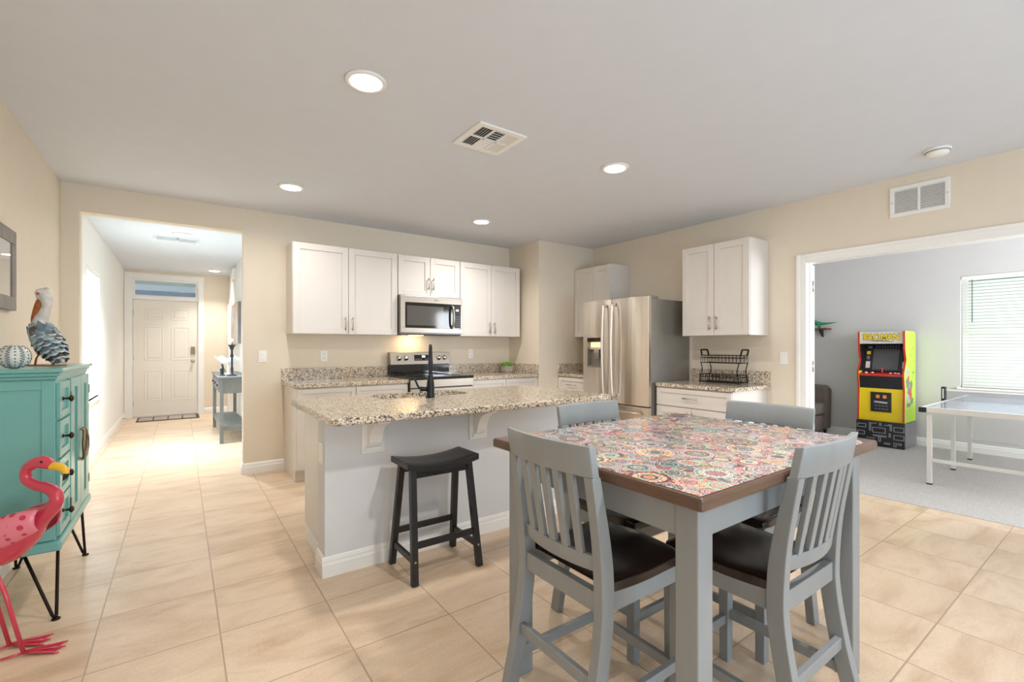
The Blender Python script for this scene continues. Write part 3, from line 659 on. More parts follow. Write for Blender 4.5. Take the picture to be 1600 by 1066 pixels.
# range
def stove():
    x0, x1, yf = 1.932, 2.688, 4.50
    t = thing('stove', 'stainless electric stove with black glass cooktop and back control panel', 'stove', ((x0+x1)/2,4.8,0))
    part(MB().box((x0,yf+0.02,0.09), (x1,5.14,0.895)).box((x0+0.02,yf+0.07,0), (x1-0.02,5.12,0.09)), 'body', M['black'], t, 0.002)
    part(MB().box((x0-0.001,yf-0.012,0.895), (x1+0.001,5.06,0.922)), 'cooktop', M['blackglass'], t, 0.003)
    part(MB().box((x0,yf-0.008,0.81), (x1,yf+0.02,0.893)), 'front_panel', M['steel2'], t, 0.003)
    d = part(MB().box((x0,yf-0.008,0.24), (x1,yf+0.02,0.80)), 'oven_door', M['steel2'], t, 0.003)
    part(MB().box((x0+0.09,yf-0.012,0.36), (x1-0.09,yf-0.008,0.68)), 'oven_glass', M['blackglass'], d)
    b = MB(); b.tube([(x0+0.05,yf-0.05,0.755),(x1-0.05,yf-0.05,0.755)], 0.012, 12)
    for x in (x0+0.09, x1-0.09): b.tube([(x,yf-0.05,0.755),(x,yf-0.008,0.755)], 0.009, 8)
    part(b, 'oven_handle', M['nickel'], d)
    part(MB().box((x0,yf-0.008,0.10), (x1,yf+0.02,0.23)), 'drawer', M['steel2'], t, 0.003)
    part(MB().box((x0+0.005,5.065,0.922), (x1-0.005,5.145,1.035)), 'backguard', M['blackglass'], t, 0.002)
    p = part(MB().prism([(5.045,1.035),(5.148,1.035),(5.148,1.178),(5.07,1.178)], 'x', x0, x1), 'control_panel', M['steel2'], t, 0.003)
    T = Matrix.Rotation(PI/2+0.17, 4, 'X')
    for x in (x0+0.10, x0+0.185, x1-0.15, x1-0.075):
        part(MB().lathe([(0.028,0),(0.026,0.02),(0.022,0.026),(0.0005,0.027)], (x,5.058,1.11), 20, T=T), 'knob', M['chrome'], p)
    q = MB(); q.prism([(5.049,1.078),(5.054,1.078),(5.064,1.145),(5.059,1.145)], 'x', x0+0.29, x0+0.52); dd = part(q, 'touch_panel', M['blackglass'], p)
    q = MB(); q.prism([(5.0525,1.115),(5.0545,1.115),(5.0575,1.137),(5.0555,1.137)], 'x', x0+0.385, x0+0.425); part(q, 'clock_display', M['display'], p)
    q = MB()
    for k in range(7):
        if k in (3,): continue
        q.prism([(5.0482,1.088),(5.0505,1.088),(5.0525,1.10),(5.050,1.10)], 'x', x0+0.30+k*0.031, x0+0.318+k*0.031)
    part(q, 'touch_key', M['slotgrey'], p)
    for cx, cy, r in ((x0+0.2,4.66,0.1), (x1-0.2,4.66,0.085), (x0+0.2,4.92,0.075), (x1-0.2,4.92,0.1)):
        part(MB().lathe([(r-0.002,0.9221),(r-0.002,0.9225),(r,0.9225),(r,0.9221)], (cx,cy,0), 36), 'burner_ring', M['slotgrey'], t)
stove()

# refrigerator
def fridge():
    y0, y1, ym = 3.025, 3.965, 3.52; xf = 3.862; xb = 4.60; z0, zs, z1 = 0.05, 0.625, 1.765
    t = thing('refrigerator', 'tall stainless french door refrigerator with water dispenser', 'refrigerator', (4.25,3.5,0))
    part(MB().box((xf+0.075,y0+0.006,0.03), (xb,y1-0.006,1.742)), 'body', M['fridge_side'], t, 0.004)
    part(MB().box((xf+0.05,y0+0.01,1.742), (xf+0.20,y0+0.10,1.772)), 'hinge_cover', M['fridge_side'], t, 0.004)
    part(MB().box((xf+0.05,y1-0.10,1.742), (xf+0.20,y1-0.01,1.772)), 'hinge_cover', M['fridge_side'], t, 0.004)
    b = MB(); b.box((xf+0.09,y0+0.03,0), (xb-0.05,y1-0.03,0.03)); part(b, 'base_grille', M['black'], t)
    def bow(ya, yb, za, zb, cut=None):
        b = MB(); n = 10; yc = (y0+y1)/2; hw = (y1-y0)/2
        yc, hw = ((y0+ym)/2, (ym-y0)/2) if ya < ym-0.01 and yb < ym+0.01 else (((y1+ym)/2, (y1-ym)/2) if ya > ym-0.01 else (yc, hw))
        fx = lambda y: xf+0.024*((y-yc)/hw)**2
        pts = [(fx(ya+(yb-ya)*i/n), ya+(yb-ya)*i/n) for i in range(n+1)]
        poly = pts+[(xf+0.07, yb), (xf+0.07, ya)]
        b.prism(poly, 'z', za, zb); return b
    dr = part(bow(y0, ym-0.003, zs, z1), 'door', M['steel'], t, 0.003)
    # left door built around the dispenser recess
    ya, yb, za, zb = 3.645, 3.885, 1.005, 1.345
    b = bow(ym+0.003, y1, zs, za); b2 = bow(ym+0.003, y1, zb, z1); b.add(b2.v, b2.f); b3 = bow(ym+0.003, ya, za, zb); b.add(b3.v, b3.f); b4 = bow(yb, y1, za, zb); b.add(b4.v, b4.f)
    dl = part(b, 'door', M['steel'], t, 0.0)
    b = MB(); b.box((xf+0.062,ya,za), (xf+0.07,yb,zb)).box((xf+0.01,ya,za), (xf+0.062,ya+0.006,zb)).box((xf+0.01,yb-0.006,za), (xf+0.062,yb,zb)).box((xf+0.005,ya+0.006,za), (xf+0.062,yb-0.006,za+0.02))
    part(b, 'dispenser_recess', M['fridge_side'], dl)
    part(MB().box((xf+0.002,ya+0.006,zb-0.045), (xf+0.06,yb-0.006,zb)), 'dispenser_panel', M['blackglass'], dl, 0.002)
    part(MB().box((xf+0.045,ya+0.02,zb-0.11), (xf+0.06,yb-0.02,zb-0.05)), 'dispenser_lamp', M['dispglow'], dl)
    part(MB().box((xf+0.02,ya+0.02,zb-0.135), (xf+0.06,yb-0.02,zb-0.115)).box((xf+0.035,ya+0.08,za+0.1), (xf+0.05,ya+0.16,zb-0.135)), 'dispenser_paddle', M['chrome'], dl, 0.003)
    for dd, y in ((dl, 3.585), (dr, 3.455)):
        part(MB().tube(smoothpath([(xf+0.004,y,1.70),(xf-0.035,y,1.685),(xf-0.052,y,1.5),(xf-0.062,y,1.2),(xf-0.052,y,0.9),(xf-0.035,y,0.72),(xf+0.004,y,0.705)], 6), 0.0185, 12, flat=0.75), 'handle', M['satin'], dd)
    fz = part(bow(y0, y1, z0+0.02, zs-0.012), 'freezer_drawer', M['steel'], t, 0.003)
    b = MB(); b.tube(smoothpath([(xf,y0+0.08,0.55),(xf-0.045,y0+0.10,0.55),(xf-0.055,ym,0.55),(xf-0.045,y1-0.10,0.55),(xf,y1-0.08,0.55)], 6), 0.014, 12); part(b, 'handle', M['nickel'], fz)
    part(MB().box((xf+0.004,3.16,1.615), (xf+0.010,3.235,1.632)), 'maker_badge', M['chrome'], dr)
fridge()

# ------------------------------------------------------------------ island
IY = 2.615
def island():
    t = thing('kitchen_island', 'off-white kitchen island base with moulded baseboard and support corbels', 'kitchen island', (1.47,3.0,0))
    x0, x1 = 0.632, 2.31
    part(MB().box((x0,IY,0), (x1,IY+0.15,0.863)), 'knee_wall', M['island'], t, 0.003)
    b = MB(); baseprof(b, (x0-0.016,IY), (x1+0.016,IY), (0,-1)); baseprof(b, (x0,IY), (x0,IY+0.15), (-1,0)); baseprof(b, (x1,IY), (x1,IY+0.15), (1,0)); part(b, 'baseboard', M['trim'], t)
    b = MB(); xa, xb_, ya_, yb_ = x0+0.03, x1-0.02, IY+0.1505, 3.25; b.box((xa,ya_,0.10), (xa+0.018,yb_,0.862)).box((xb_-0.018,ya_,0.10), (xb_,yb_,0.862)).box((xa+0.018,ya_,0.10), (xb_-0.018,yb_,0.118)).box((xa+0.018,ya_,0.118), (xb_-0.018,ya_+0.012,0.862)).box((xa+0.018,yb_-0.018,0.80), (xb_-0.018,yb_,0.862)).box((xa,ya_,0), (xb_,3.19,0.10)); part(b, 'cabinet', M['cab'], t)
    part(MB().box((x0+0.022,IY+0.15,0.0), (x0+0.03,3.18,0.10)), 'shoe_moulding', M['trim'], t)
    mp = lambda u, d, z: (u, 3.25+d, z)
    w = (x1-0.02-x0-0.03)/3
    for k in range(3):
        a = x0+0.03+k*w; d = part(shaker(mp, a+0.003, a+w-0.003, 0.115, 0.85), 'door', M['cab'], t, 0.0015)
        part(pull(mp, a+w-0.04, 0.72, 0.135), 'handle', M['nickel'], d)
    for xc in (0.893, 1.594):
        b = MB(); b.box((xc-0.066,IY-0.014,0.638), (xc+0.066,IY,0.862)); c = part(b, 'corbel', M['trim'], t, 0.003)
        pr = [(IY-0.014,0.675),(IY-0.04,0.68),(IY-0.058,0.705),(IY-0.072,0.75),(IY-0.10,0.79),(IY-0.145,0.815),(IY-0.19,0.83),(IY-0.20,0.862),(IY-0.014,0.862)]
        part(MB().prism(pr, 'x', xc-0.036, xc+0.036).box((xc-0.046,IY-0.028,0.655), (xc+0.046,IY-0.014,0.675)), 'bracket', M['trim'], c, 0.003)
    p = part(MB().box((x0-0.006,IY+0.035,0.60), (x0,IY+0.105,0.715)), 'outlet_plate', M['white'], t, 0.002)
    part(MB().box((x0-0.008,IY+0.05,0.62), (x0-0.006,IY+0.09,0.695)), 'socket', M['trim'], p)
island()
ICT = 0.90
SX0, SX1, SY0, SY1 = 1.06, 1.74, 2.93, 3.24
def island_top():
    t = thing('island_countertop', 'large speckled granite slab on the island with sink cut-out and overhang', 'countertop', (1.55,2.78,ICT))
    x0, x1, y0, y1 = 0.578, 2.515, 2.262, 3.29; z0, z1 = 0.863, ICT; r = 0.05
    # slab around the sink opening: outline with rounded near corners
    def arc(cx, cy, a0, a1, r, n=6): return [(cx+r*math.cos(a0+(a1-a0)*i/n), cy+r*math.sin(a0+(a1-a0)*i/n)) for i in range(n+1)]
    outer = arc(x0+r,y0+r,PI,1.5*PI,r)+arc(x1-r,y0+r,1.5*PI,2*PI,r)+arc(x1-r,y1-r,0,PI/2,r)+arc(x0+r,y1-r,PI/2,PI,r)
    q = 0.09
    inner = arc(SX0+q,SY0+q,PI,1.5*PI,q)+arc(SX1-q,SY0+q,1.5*PI,2*PI,q)+arc(SX1-q,SY1-q,0,PI/2,q)+arc(SX0+q,SY1-q,PI/2,PI,q)
    n = len(outer); b = MB(); e = 0.006
    def off(poly, d):
        cx = sum(p[0] for p in poly)/len(poly); cy = sum(p[1] for p in poly)/len(poly)
        return [(p[0]-math.copysign(d, p[0]-cx), p[1]-math.copysign(d, p[1]-cy)) for p in poly]
    oi = off(outer, e)
    rings = [[(x,y,z0) for x, y in inner], [(x,y,z0) for x, y in oi], [(x,y,z0+e) for x, y in outer], [(x,y,z1-e) for x, y in outer], [(x,y,z1) for x, y in oi], [(x,y,z1) for x, y in inner], [(x,y,z0) for x, y in inner]]
    vs = sum(rings, []); fs = []
    for k in range(len(rings)-1):
        for i in range(n): j = (i+1) % n; fs.append((k*n+i, k*n+j, (k+1)*n+j, (k+1)*n+i))
    b.add(vs, fs); part(b, 'slab', M['granite'], t)
island_top()
def sink():
    t = thing('sink', 'undermount stainless double sink in the island', 'sink', (1.4,3.08,0.68))
    xm = 1.42
    for a, c in ((SX0-0.01,xm-0.012), (xm+0.012,SX1+0.01)):
        b = MB(); z0, z1 = 0.70, 0.861; y0, y1 = SY0-0.01, SY1+0.01; w_ = 0.006
        b.box((a,y0,z0), (c,y1,z0+w_)).box((a,y0,z0+w_), (a+w_,y1,z1)).box((c-w_,y0,z0+w_), (c,y1,z1)).box((a+w_,y0,z0+w_), (c-w_,y0+w_,z1)).box((a+w_,y1-w_,z0+w_), (c-w_,y1,z1))
        bo = part(b, 'basin', M['chrome'], t)
        part(MB().lathe([(0.04,0.7065),(0.036,0.7085),(0.0005,0.7075)], ((a+c)/2,3.08,0), 20), 'drain', M['nickel'], bo)
    part(MB().box((xm-0.012,SY0-0.01,0.75), (xm+0.012,SY1+0.01,0.855)), 'divider', M['chrome'], t, 0.003)
# the sink hangs inside the island cabinet
sink()
def faucet():
    x, y = 1.375, 2.865
    t = thing('faucet', 'tall matte black gooseneck faucet on the island', 'faucet', (x,y,ICT))
    part(MB().lathe([(0.031,ICT),(0.031,ICT+0.008),(0.026,ICT+0.014),(0.027,ICT+0.06),(0.026,ICT+0.09),(0.019,ICT+0.135),(0.016,ICT+0.16)], (x,y,0), 24), 'body', M['faucet'], t)
    part(MB().tube(smoothpath([(x,y,ICT+0.15),(x,y,ICT+0.26),(x+0.006,y+0.012,ICT+0.318),(x+0.033,y+0.068,ICT+0.350),(x+0.060,y+0.124,ICT+0.325),(x+0.070,y+0.146,ICT+0.275)], 8), 0.0125, 14), 'spout', M['faucet'], t)
    part(MB().tube([(x+0.070,y+0.146,ICT+0.28),(x+0.073,y+0.152,ICT+0.235),(x+0.074,y+0.154,ICT+0.18)], [0.0145,0.017,0.018], 14), 'spray_head', M['faucet'], t)
    b = MB(); b.tube([(x-0.02,y,ICT+0.058),(x-0.075,y+0.004,ICT+0.06)], 0.016, 14).tube(smoothpath([(x-0.068,y+0.004,ICT+0.062),(x-0.085,y+0.01,ICT+0.078),(x-0.105,y+0.02,ICT+0.125),(x-0.13,y+0.03,ICT+0.135)], 5), 0.007, 10)
    part(b, 'lever_handle', M['faucet'], t)
faucet()

# ------------------------------------------------------------------ counter items and wall plates
def outlet(face, plane, u, z, label, cat='outlet', kind='outlet'):
    mp = mapper(face, plane); t = thing('wall_outlet' if kind == 'outlet' else 'light_switch', label, cat, mp(u,0.0,z))
    part(MB().box(mp(u-0.036,0.001,z-0.058), mp(u+0.036,0.006,z+0.058)), 'plate', M['white'], t, 0.002)
    if kind == 'outlet':
        for s in (-1, 1):
            p = part(MB().box(mp(u-0.017,0.006,z+s*0.022-0.014), mp(u+0.017,0.008,z+s*0.022+0.014)), 'socket', M['trim'], t, 0.001)
            part(MB().box(mp(u-0.009,0.008,z+s*0.022-0.005), mp(u-0.006,0.0085,z+s*0.022+0.006)).box(mp(u+0.006,0.008,z+s*0.022-0.005), mp(u+0.009,0.0085,z+s*0.022+0.006)), 'slots', M['slotgrey'], p)
    else:
        part(MB().box(mp(u-0.017,0.006,z-0.034), mp(u+0.017,0.010,z+0.034)), 'rocker', M['white'], t, 0.002)
outlet('back', BY, 1.241, 1.142, 'white wall outlet above the counter left of the stove')
outlet('back', BY, 3.046, 1.15, 'white wall outlet above the counter right of the stove')
outlet('back', BY, 0.662, 1.147, 'white light switch on the wall between the hallway opening and the kitchen cabinets', 'light switch', 'switch')
outlet('right', RX, 2.045, 1.134, 'white light switch on the wall beside the game room door casing', 'light switch', 'switch')
t = thing('door_chime', 'small white chime box high on the hallway right wall', 'chime', (HR,9.0,2.46))
part(MB().box((HR-0.05,8.88,2.36), (HR-0.001,9.12,2.54)), 'housing', M['white'], t, 0.004)
part(MB().box((HR-0.054,8.93,2.40), (HR-0.05,9.07,2.50)), 'grille', M['trim'], t, 0.002)

def succulent():
    x, y = 3.49, 4.98
    t = thing('potted_succulent', 'small green succulent in a square grey pot on the counter right of the stove', 'plant', (x,y,CT))
    b = MB(); h = 0.096; vs = []
    prof = [(0.046,0), (0.055,0.02), (0.058,h), (0.050,h), (0.049,h-0.014)]
    b = MB()
    for i in range(len(prof)-1):
        (r0, z0), (r1, z1) = prof[i], prof[i+1]
        b.add([(x+sx*r0,y+sy*r0,CT+z0) for sx, sy in ((-1,-1),(1,-1),(1,1),(-1,1))]+[(x+sx*r1,y+sy*r1,CT+z1) for sx, sy in ((-1,-1),(1,-1),(1,1),(-1,1))], [(0,1,5,4),(1,2,6,5),(2,3,7,6),(3,0,4,7)])
    b.add([(x+sx*0.046,y+sy*0.046,CT) for sx, sy in ((-1,-1),(1,-1),(1,1),(-1,1))], [(0,1,2,3)])
    part(b, 'pot', M['pot'], t)
    part(MB().box((x-0.05,y-0.05,CT+h-0.03), (x+0.05,y+0.05,CT+h-0.012)), 'soil', M['soil'], t)
    b = MB(); rnd = random.Random(3)
    for cx, cy, s in ((0,0,1.0), (-0.035,0.02,0.75), (0.038,0.015,0.8), (0.012,-0.034,0.75), (-0.03,-0.03,0.7), (0.03,-0.03,0.6)):
        for ring, (n, el, ln) in enumerate(((8,0.35,0.05), (7,0.75,0.045), (5,1.15,0.035))):
            for k in range(n):
                a = 2*PI*k/n+ring*0.4+rnd.random()*0.3; d = Vector((math.cos(a)*math.cos(el), math.sin(a)*math.cos(el), math.sin(el)))
                p = Vector((x+cx,y+cy,CT+h-0.012+ring*0.004)); L_ = ln*s*1.5
                b.tube([p, p+d*L_*0.45, p+d*L_*0.8+Vector((0,0,0.003)), p+d*L_+Vector((0,0,0.006))], [0.005*s,0.012*s,0.009*s,0.001], 6)
    part(b, 'leaves', M['succ'], t)
succulent()

def wire_basket():
    y0, y1, x0, x1 = 2.335, 2.765, 4.36, 4.54; z = RT
    t = thing('wire_basket_stand', 'two-tier dark wire basket stand on the counter right of the refrigerator', 'basket', (4.45,2.55,RT))
    r = 0.0042
    for nm, zb, gx in (('lower_basket', z+0.012, 0.0), ('upper_basket', z+0.205, 0.03)):
        b = MB(); xa, xb, ya, yb = x0+gx, x1, y0+0.01, y1-0.01
        for zz in (zb, zb+0.05, zb+0.075): b.tube([(xa,ya,zz),(xb,ya,zz),(xb,yb,zz),(xa,yb,zz)], r*0.9 if zz > zb else r, 6, closed=True)
        n = 11
        for k in range(n+1):
            yy = ya+(yb-ya)*k/n
            b.tube([(xa,yy,zb+0.075),(xa,yy,zb),(xb,yy,zb),(xb,yy,zb+0.075)], r*0.6, 5)
        for k in range(1, 5):
            xx = xa+(xb-xa)*k/5; b.tube([(xx,ya,zb+0.075),(xx,ya,zb),(xx,yb,zb),(xx,yb,zb+0.075)], r*0.6, 5)
        part(b, nm, M['hairpin'], t)
    for yy in (y0+0.012, y1-0.012):
        for xx in (x0+0.012, x1-0.006):
            b = MB(); b.tube(smoothpath([(xx,yy,z+0.001),(xx,yy-math.copysign(0.006,yy-2.55),z+0.07),(xx+0.008,yy-math.copysign(0.02,yy-2.55),z+0.12),(xx+0.012,yy-math.copysign(0.012,yy-2.55),z+0.17),(xx+0.012,yy,z+0.21)], 5), 0.0048, 8)
            part(b, 'post', M['hairpin'], t)
        s = math.copysign(1, yy-2.55); b = MB()
        b.tube(smoothpath([(x0+0.05,yy,z+0.275),(x0+0.05,yy+s*0.012,z+0.325),(x0+0.06,yy+s*0.014,z+0.335),(x1-0.02,yy+s*0.014,z+0.335),(x1-0.01,yy+s*0.012,z+0.325),(x1-0.01,yy,z+0.275)], 4), 0.0085, 8)
        part(b, 'handle', M['hairpin'], t)
wire_basket()

# ------------------------------------------------------------------ bar stool
def stool():
    t = thing('bar_stool', 'black wooden saddle-seat bar stool standing at the island', 'stool', (1.18,2.41,0))
    cx, cy = 1.183, 2.40; hw, hd = 0.218, 0.122
    def fn(u, v):
        x = -hw+2*hw*u; y = -hd+2*hd*v; z = 0.588+0.026*(x/hw)**2-0.003
        return (cx+x, cy+y, z), (0,0,1)
    part(MB().slab_grid(fn, 16, 4, 0.034), 'seat', M['stool'], t, 0.004)
    tops = {(-1,-1): (cx-0.172,cy-0.075), (1,-1): (cx+0.172,cy-0.075), (-1,1): (cx-0.172,cy+0.075), (1,1): (cx+0.172,cy+0.075)}
    ft = {k: (cx+k[0]*0.196, cy+k[1]*0.158) for k in tops}
    pos = lambda k, z: Vector((tops[k][0]+(ft[k][0]-tops[k][0])*(0.585-z)/0.585, tops[k][1]+(ft[k][1]-tops[k][1])*(0.585-z)/0.585, z))
    for k in tops: part(MB().bar(pos(k,0.0), pos(k,0.585), 0.034, 0.034, (0,1,0)), 'leg', M['stool'], t, 0.003)
    for sy in (-1, 1): part(MB().bar(pos((-1,sy),0.555)+Vector((0.017,0,0)), pos((1,sy),0.555)-Vector((0.017,0,0)), 0.018, 0.04), 'apron', M['stool'], t, 0.002)
    for sx in (-1, 1): part(MB().bar(pos((sx,-1),0.12)+Vector((0,0.017,0)), pos((sx,1),0.12)-Vector((0,0.017,0)), 0.018, 0.034), 'stretcher', M['stool'], t, 0.002)
    for sy in (-1, 1): part(MB().bar(pos((-1,sy),0.195)+Vector((0.017,0,0)), pos((1,sy),0.195)-Vector((0.017,0,0)), 0.018, 0.034), 'stretcher', M['stool'], t, 0.002)
    b = MB()
    for k in ((-1,-1),(1,-1)):
        p = pos(k,0.12); b.tube([p+Vector((0,-0.018,0)), p+Vector((0,-0.0155,0))], 0.006, 10)
    part(b, 'screw_caps', M['nickel'], t)
stool()

# ------------------------------------------------------------------ dining table
TX0, TX1, TY0, TY1, TZ = 0.985, 2.15, 0.615, 1.505, 0.89
def table():
    t = thing('dining_table', 'square counter-height grey table with colourful medallion-print top', 'table', ((TX0+TX1)/2,(TY0+TY1)/2,0))
    part(MB().box((TX0,TY0,TZ-0.036), (TX1,TY1,TZ)), 'tabletop', M['topwood'], t, 0.009)
    a = 0.05; lw = 0.066
    for x in (TX0+a, TX1-a-lw):
        for y in (TY0+a-0.008, TY1-a-lw+0.008):
            b = MB(); b.bar((x+lw/2,y+lw/2,0), (x+lw/2,y+lw/2,TZ-0.036), lw, lw, (0,1,0)); part(b, 'leg', M['grey'], t, 0.004)
    za, zb = TZ-0.036-0.098, TZ-0.0365; o = a+0.008; th = 0.02
    part(MB().box((TX0+a+lw,TY0+o,za), (TX1-a-lw,TY0+o+th,zb)), 'apron', M['grey'], t, 0.002)
    part(MB().box((TX0+a+lw,TY1-o-th,za), (TX1-a-lw,TY1-o,zb)), 'apron', M['grey'], t, 0.002)
    part(MB().box((TX0+o,TY0+a+lw-0.008,za), (TX0+o+th,TY1-a-lw+0.008,zb)), 'apron', M['grey'], t, 0.002)
    part(MB().box((TX1-o-th,TY0+a+lw-0.008,za), (TX1-o,TY1-a-lw+0.008,zb)), 'apron', M['grey'], t, 0.002)
    # printed medallion sheet: a fine grid whose corner colours hold the pattern
    nx, ny = 640, 490; rng = np.random.default_rng(11); e = 0.010
    xs = np.linspace(TX0+e, TX1-e, nx); ys = np.linspace(TY0+e, TY1-e, ny); X, Y = np.meshgrid(xs, ys)
    pal = np.array([lin(c) for c in ((142,34,46),(190,62,62),(206,128,62),(214,160,88),(120,120,60),(150,186,146),(66,82,104),(128,158,172),(196,132,140),(228,220,208),(176,106,116),(112,92,118),(98,34,54),(168,150,150),(146,142,108),(72,112,124),(150,120,140),(88,92,100))])
    cr = pal[9]
    col = np.zeros((ny, nx, 3)); col[:] = lin((178,160,158))
    dk_ = pal[6]*0.6
    def medal(cx, cy, r, k=None):
        m = (np.abs(X-cx) < r*1.1) & (np.abs(Y-cy) < r*1.1)
        dx = X[m]-cx; dy = Y[m]-cy; d = np.hypot(dx, dy)/r; a = np.arctan2(dy, dx); sub = col[m]
        big = r > 0.03; nr = int(rng.integers(4, 7)) if big else int(rng.integers(1, 4)); rad = np.linspace(1.0, 0.2, nr+1)[:-1]+rng.uniform(-0.04, 0.04, nr); rad[0] = 1.0
        mp_ = rng.permutation(len(pal))[:3]
        for q in rad:
            n = int(rng.integers(7, 15)); i1 = mp_[rng.integers(3)]; c1 = pal[i1 if i1 != 9 else 15]; c2 = pal[rng.integers(len(pal))]; ph = rng.uniform(0, 6.28)
            style = rng.integers(5); w = np.cos(n*a+ph)
            inn = d < q*(1+(0.06*w if style == 1 else 0)); sub[inn] = c1
            sub[inn & (d > q-0.045)] = cr if rng.random() < 0.6 else dk_
            if style == 2: sub[inn & (np.abs(d-q*0.84) < 0.085*np.clip(w+0.35, 0, 1)**0.5) & (w > -0.35)] = c2
            if style == 3: sub[inn & (d < q*(0.62+0.30*w)) & (d > q*0.30)] = c2
            if style == 4: sub[inn & (np.cos(2*n*a+ph) > 0.2) & (np.abs(d-q*0.86) < 0.055)] = cr
            if style == 0: sub[inn & (w > 0.0) & (d > q*0.62) & (d < q-0.05)] = c2
        col[m] = sub
    for _ in range(1500): medal(rng.uniform(TX0,TX1), rng.uniform(TY0,TY1), rng.uniform(0.010,0.024))
    pts = []
    for _ in range(2600):
        r = rng.uniform(0.030, 0.062); p = (rng.uniform(TX0,TX1), rng.uniform(TY0,TY1))
        if all((p[0]-q[0])**2+(p[1]-q[1])**2 > ((r+q[2])*0.93)**2 for q in pts): pts.append((*p, r)); medal(*p, r)
    for _ in range(500):
        p = (rng.uniform(TX0,TX1), rng.uniform(TY0,TY1))
        if all((p[0]-q[0])**2+(p[1]-q[1])**2 > (q[2]*0.98)**2 for q in pts): medal(*p, rng.uniform(0.007,0.015))
    # white flecks of crackle between dots
    fl = rng.random((ny, nx)) < 0.06; col[fl] = col[fl]*0.45+np.array(cr)*0.55
    dk = rng.random((ny, nx)) < 0.07; col[dk] = col[dk]*0.5
    # uncovered wood wedges at two corners
    keep = ((X-TX0)/0.186+(TY1-Y)/0.20 > 1.0) & ((TX1-X)/0.13+(Y-TY0)/0.085 > 1.0)
    z = np.full(X.shape, TZ+0.0012)
    me = bpy.data.meshes.new('medallion_sheet'); off = OFF[t.name]
    V = np.stack([X-off[0], Y-off[1], z-off[2]], -1).reshape(-1, 3)
    idx = np.arange(nx*ny).reshape(ny, nx); q = np.stack([idx[:-1,:-1], idx[:-1,1:], idx[1:,1:], idx[1:,:-1]], -1)
    kf = keep[:-1,:-1] & keep[1:,1:] & keep[:-1,1:] & keep[1:,:-1]; F = q[kf].reshape(-1, 4)
    me.vertices.add(len(V)); me.vertices.foreach_set('co', V.ravel())
    me.loops.add(F.size); me.loops.foreach_set('vertex_index', F.ravel())
    me.polygons.add(len(F)); me.polygons.foreach_set('loop_start', np.arange(0, F.size, 4)); me.polygons.foreach_set('loop_total', np.full(len(F), 4))
    me.update(calc_edges=True)
    ca = me.color_attributes.new('pattern', 'FLOAT_COLOR', 'POINT'); ca.data.foreach_set('color', np.concatenate([col.reshape(-1,3), np.ones((nx*ny,1))], 1).ravel())
    bm = bmesh.new(); bm.from_mesh(me); bmesh.ops.delete(bm, geom=[v for v in bm.verts if not v.link_faces], context='VERTS'); bm.to_mesh(me); bm.free()
    me.materials.append(M['pattern']); o = bpy.data.objects.new('medallion_sheet', me); C.objects.link(o); o.parent = t
table()

